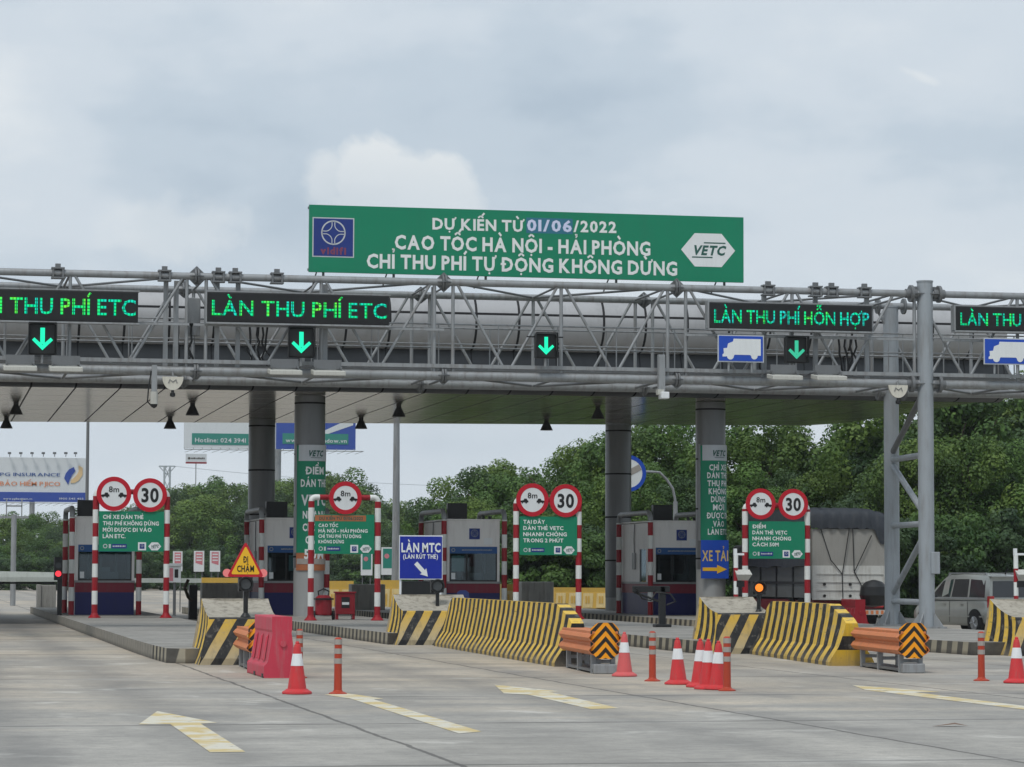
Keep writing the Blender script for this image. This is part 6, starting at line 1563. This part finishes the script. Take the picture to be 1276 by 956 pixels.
while x < c.x: b.tube((x, Y - .9, c.z - .2), (x + 1.2, Y - .9, c.z - .2), .06, 5).tube((x, Y - .9, c.z - .6), (x + 1.2, Y - .9, c.z - .2), .04, 4).tube((x, Y - .9, c.z - .2), (x, Y, c.z + .1), .05, 4); x += 1.2
b.build('catwalk', 'steel', t)
p = aY(346, 600, Y); MB().tube((p.x, Y + .4, 0), (p.x, Y + .4, c.z), .5, 14).build('mast', 'steel', t)
b = MB(); MB().add([(aY(395, 541, Y).x, Y - .03, aY(395, 541, Y).z), (aY(440, 520, Y).x, Y - .03, aY(440, 520, Y).z), (aY(440, 530, Y).x, Y - .03, aY(440, 530, Y).z), (aY(408, 541, Y).x, Y - .03, aY(408, 541, Y).z)], [(0, 3, 2, 1)]).build('print_band', 'adwhite', t)
Y = 345.; a = aY(231.5, 565.5, Y); c = aY(257.5, 578, Y)
t = thing('hoarding', 'small white hoarding with red base under the far billboard', 'sign', ((a.x + c.x) / 2, Y, 0))
MB().box(a.x, c.x, Y, Y + .2, c.z, a.z).build('panel', 'adwhite', t); MB().box(a.x, c.x, Y - .02, Y, c.z, c.z + .2).build('red_strip', 'redcart', t)
b = MB(); dashes(b, a.x + .6, c.x - .25, Y - .03, (a.z + c.z) / 2 - .05, .22, 0, 4); b.disc((a.x + .4, (a.z + c.z) / 2 + .05), .15, Y - .03, Y - .01, 10); b.build('lettering', 'bark', t)
MB().tube(((a.x + c.x) / 2, Y + .3, 0), ((a.x + c.x) / 2, Y + .3, a.z), .06, 8).build('post', 'steel', t)
Y = 520.; p = aY(207, 700, Y); zt_ = aY(207, 581, Y).z; s_ = FPX / Y
t = thing('power_pylon', 'pale lattice pylon far behind the leftmost sign frame', 'pylon', (p.x, Y, 0))
b = MB(); rr = .14
def wz(z): return .5 + max(0, (zt_ - 7 - z)) * .13 if z < zt_ - 7 else .5
lv = [0, 5, 9, zt_ - 7.5, zt_ - 5, zt_ - 2.5, zt_]
for sx in (-1, 1):
    for sy in (-1, 1):
        for z0_, z1_ in zip(lv[:-1], lv[1:]): b.tube((p.x + sx * wz(z0_), Y + sy * wz(z0_), z0_), (p.x + sx * wz(z1_), Y + sy * wz(z1_), z1_), rr, 4)
for z0_, z1_ in zip(lv[:-1], lv[1:]):
    b.tube((p.x - wz(z0_), Y - wz(z0_), z0_), (p.x + wz(z1_), Y - wz(z1_), z1_), rr * .7, 4).tube((p.x + wz(z0_), Y - wz(z0_), z0_), (p.x - wz(z1_), Y - wz(z1_), z1_), rr * .7, 4)
b.build('mast', 'pylon', t)
for z, w in ((zt_, 1.5), (zt_ - 4.6, 1.25)):
    w = w * 1.0
    MB().tube((p.x - w, Y, z), (p.x + w, Y, z), rr, 4).tube((p.x - w, Y, z), (p.x, Y, z - 1.6), rr * .8, 4).tube((p.x + w, Y, z), (p.x, Y, z - 1.6), rr * .8, 4).tube((p.x - w, Y, z), (p.x, Y, z - .2), rr * .8, 4).build('cross_arm', 'pylon', t)
for k, dz in enumerate((0, -4.6)):
    pts = [(p.x + 1.3 + u * 120, Y + u * 60, zt_ + dz - 26 * u * (1 - u) * .35) for u in np.linspace(0, 1, 12)]
    MB().path(pts, .035, 4).build('power_line', 'pylon', t)

# ================================================================== TREES
def crown_mesh(seed, nclump, leaves, rx, rz, mkey, leaf=.24, low=.0):
    """leaf cards gathered in clumps over an uneven ellipsoid; unit height is 1 (crown spans z low..1)"""
    R = np.random.default_rng(seed)
    cs = []
    while len(cs) < nclump:
        v = R.normal(size=3); v /= np.linalg.norm(v); k = R.uniform(.55, 1.0) ** .5
        lump = 1 + .22 * sin(3 * v[0] + seed) * cos(4 * v[2] - seed * 2) + .12 * sin(7 * v[1] + seed)
        cs.append(v * k * lump)
    cs = np.array(cs)
    cz = (1 + low) / 2; hz = (1 - low) / 2
    V = []; T = []
    for c in cs:
        rad = R.uniform(.16, .30); n = int(leaves * (rad / .23) ** 2); tone = np.clip(R.normal(.42, .2), 0, 1)
        d = R.normal(size=(n, 3)); d /= np.linalg.norm(d, axis=1)[:, None]
        rr_ = rad * R.uniform(.45, 1.0, n) ** .5
        P = c + d * rr_[:, None] * np.array([1, 1, .8])
        nor = d * 1.0 + R.normal(size=(n, 3)) * .38 + np.array([0, 0, .25]); nor /= np.linalg.norm(nor, axis=1)[:, None]
        ta = np.cross(nor, R.normal(size=(n, 3))); ta /= np.linalg.norm(ta, axis=1)[:, None]; tb = np.cross(nor, ta)
        P = P * np.array([rx, rx, 1]) ; P[:, 2] = cz + P[:, 2] * hz
        s1 = leaf * R.uniform(.6, 1.25, n)[:, None]; s2 = s1 * R.uniform(.45, .8, n)[:, None]
        q = np.stack([P - ta * s1 * .5, P + tb * s2 * .5, P + ta * s1 * .5, P - tb * s2 * .5], 1)
        V.append(q.reshape(-1, 3)); T.append(np.clip(tone + R.normal(0, .13, n), 0, 1))
    V = np.concatenate(V); T = np.concatenate(T); n = len(T)
    zt_ = np.percentile(V[:, 2], 99.7); V[:, 2] = low + (V[:, 2] - low) * (1 - low) / (zt_ - low)
    me = bpy.data.meshes.new('crown'); me.vertices.add(4 * n); me.vertices.foreach_set('co', V.ravel())
    me.loops.add(4 * n); me.loops.foreach_set('vertex_index', np.arange(4 * n)); me.polygons.add(n); me.polygons.foreach_set('loop_start', np.arange(n) * 4); me.polygons.foreach_set('loop_total', np.full(n, 4))
    at = me.attributes.new('tone', 'FLOAT', 'FACE'); at.data.foreach_set('value', T.astype(np.float32))
    me.materials.append(M[mkey]); me.update(); return me
# built at unit height, scaled by the tree's height
CM = [crown_mesh(s_, 78, 290, .37, .5, ('leaf', 'leaf2', 'leaf', 'leaf3', 'leaf2')[s_ % 5], .0225, .08) for s_ in range(1, 6)]
BM_ = [crown_mesh(s_, 46, 230, .62, .5, ('leaf3', 'leaf3', 'leaf')[s_ % 3], .048, -.05) for s_ in range(11, 14)]
def trunk_mesh(seed):
    R = random.Random(seed); b = MB(); pts = [Vector((0, 0, -.01))]
    for k in range(1, 7): pts.append(Vector((R.uniform(-.02, .02) * k * .5, R.uniform(-.02, .02) * k * .5, .12 * k)))
    for k in range(6): b.tube(pts[k], pts[k + 1], .022 - .0028 * k, 8, r2=.022 - .0028 * (k + 1))
    for k in range(7):
        i = R.randint(1, 5); a_ = R.uniform(0, 2 * pi); l = R.uniform(.14, .28); s0 = pts[i]; e0 = s0 + Vector((cos(a_) * l, sin(a_) * l, R.uniform(.10, .24))); m0 = s0.lerp(e0, .5) + Vector((0, 0, -.02))
        b.tube(s0, m0, .010, 6, r2=.007).tube(m0, e0, .007, 6, r2=.003)
    o = b.build('trunk', 'bark'); me = o.data; bpy.data.objects.remove(o); return me
TM = [trunk_mesh(k) for k in range(4)]
Rt = random.Random(21); tcount = [0]
def tree(px, Y, top, label, group, shrub=False, wide=1.):
    P = aY(px, 700, Y); z = aY(px, top, Y).z
    h = max(1.2, z) * (1.0 if shrub else 1.05)
    k = tcount[0]; tcount[0] += 1
    t = thing('shrub' if shrub else 'broadleaf_tree', label, 'shrub' if shrub else 'tree', (P.x, Y, -.02), group, Rt.uniform(0, 6.28))
    w = h * wide * Rt.uniform(.9, 1.15)
    t.scale = (w, w, h)
    cr = bpy.data.objects.new('crown', (BM_ if shrub else CM)[k % (3 if shrub else 5)]); COL.objects.link(cr); cr.parent = t
    if not shrub:
        tr = bpy.data.objects.new('trunk', TM[k % 4]); COL.objects.link(tr); tr.parent = t
def prof(pts, x):
    return float(np.interp(x, [p[0] for p in pts], [p[1] for p in pts]))
far = [(-60, 655), (0, 650), (60, 642), (110, 640), (150, 632), (205, 615), (240, 606), (265, 603), (310, 610), (345, 600), (380, 598), (420, 592), (450, 598), (480, 622), (510, 645), (545, 650)]
x = -70.
while x < 560:
    tree(x + Rt.uniform(-6, 6), 325 + Rt.uniform(-12, 12), prof(far, x) + Rt.uniform(-3, 9), 'rounded tree in the far dark wood behind the left booths', 'trees of the far left wood', wide=1.05); x += 24
x = -60.
while x < 560:
    tree(x + Rt.uniform(-6, 6), 303 + Rt.uniform(-6, 6), prof(far, x) + Rt.uniform(16, 44), 'lower tree along the near edge of the far left wood', 'lower trees of the far left wood', wide=1.3); x += 27
x = -50.
while x < 620:
    tree(x + Rt.uniform(-7, 7), 286 + Rt.uniform(-5, 5), 690 + Rt.uniform(-10, 5), 'low dark shrub at the foot of the far left wood', 'shrubs at the foot of the left wood', True); x += 26
for px, Y, top in ((556, 172, 606), (583, 168, 592), (607, 170, 584), (633, 166, 594), (657, 168, 602), (678, 172, 610), (645, 158, 622), (598, 158, 628), (566, 160, 640), (690, 160, 640)):
    tree(px, Y, top, 'round bushy tree in the clump above the LÀN MTC booth', 'trees of the clump above the middle booth', wide=1.02)
for px, Y, top in ((694, 142, 582), (716, 140, 568), (742, 138, 562), (768, 136, 546), (800, 138, 534), (832, 136, 531), (860, 140, 540), (884, 142, 592), (730, 131, 612), (776, 130, 598), (820, 131, 590), (858, 130, 604), (700, 132, 640)):
    tree(px, Y, top, 'tall leafy tree behind the columns right of the middle frame', 'tall trees behind the right hand columns', wide=.95)
for px, Y, top in ((938, 134, 543), (956, 132, 533), (982, 135, 540), (1008, 131, 562), (1036, 133, 568), (1070, 131, 556), (914, 128, 615), (948, 126, 588), (990, 126, 596), (1030, 126, 600)):
    tree(px, Y, top, 'leafy tree standing behind the truck and the ĐIỂM frame', 'trees behind the truck', wide=.95)
for px, Y, top in ((1092, 128, 530), (1112, 126, 512), (1146, 128, 498), (1180, 125, 490), (1216, 127, 488), (1252, 125, 484), (1290, 127, 478), (1330, 126, 480), (1100, 119, 580), (1136, 118, 560), (1174, 119, 566), (1214, 118, 556), (1256, 118, 562), (1300, 119, 552)):
    tree(px, Y, top, 'tall dark tree in the thick wood right of the gantry pillar', 'trees of the right hand wood', wide=.95)
for px, top in ((1075, 668), (1105, 655), (1140, 648), (1178, 640), (1215, 652), (1250, 636), (1290, 646), (1330, 640)):
    tree(px, 112 + Rt.uniform(-1, 2), top, 'bright bushy shrub at the wood edge behind the car', 'shrubs behind the car', True, .8)
x = 560.
while x < 1060:
    tree(x + Rt.uniform(-7, 7), 124 + Rt.uniform(-2, 3) + (900 - x) * .02, 668 + Rt.uniform(-12, 14), 'dark shrub in the row behind the booths right of LÀN MTC', 'shrubs behind the right hand booths', True); x += 25

# ================================================================== HAZE
N = NT('haze_air'); vol = N.n('ShaderNodeVolumePrincipled'); vol.inputs['Color'].default_value = (.90, .94, .97, 1); vol.inputs['Density'].default_value = .00017; vol.inputs['Anisotropy'].default_value = .2
N.t.links.new(vol.outputs[0], N.out.inputs['Volume']); M['haze'] = N.m
tag(MB().box(-200, 320, -80, 660, -1.03, 48).build('haze', 'haze'), kind='stuff')
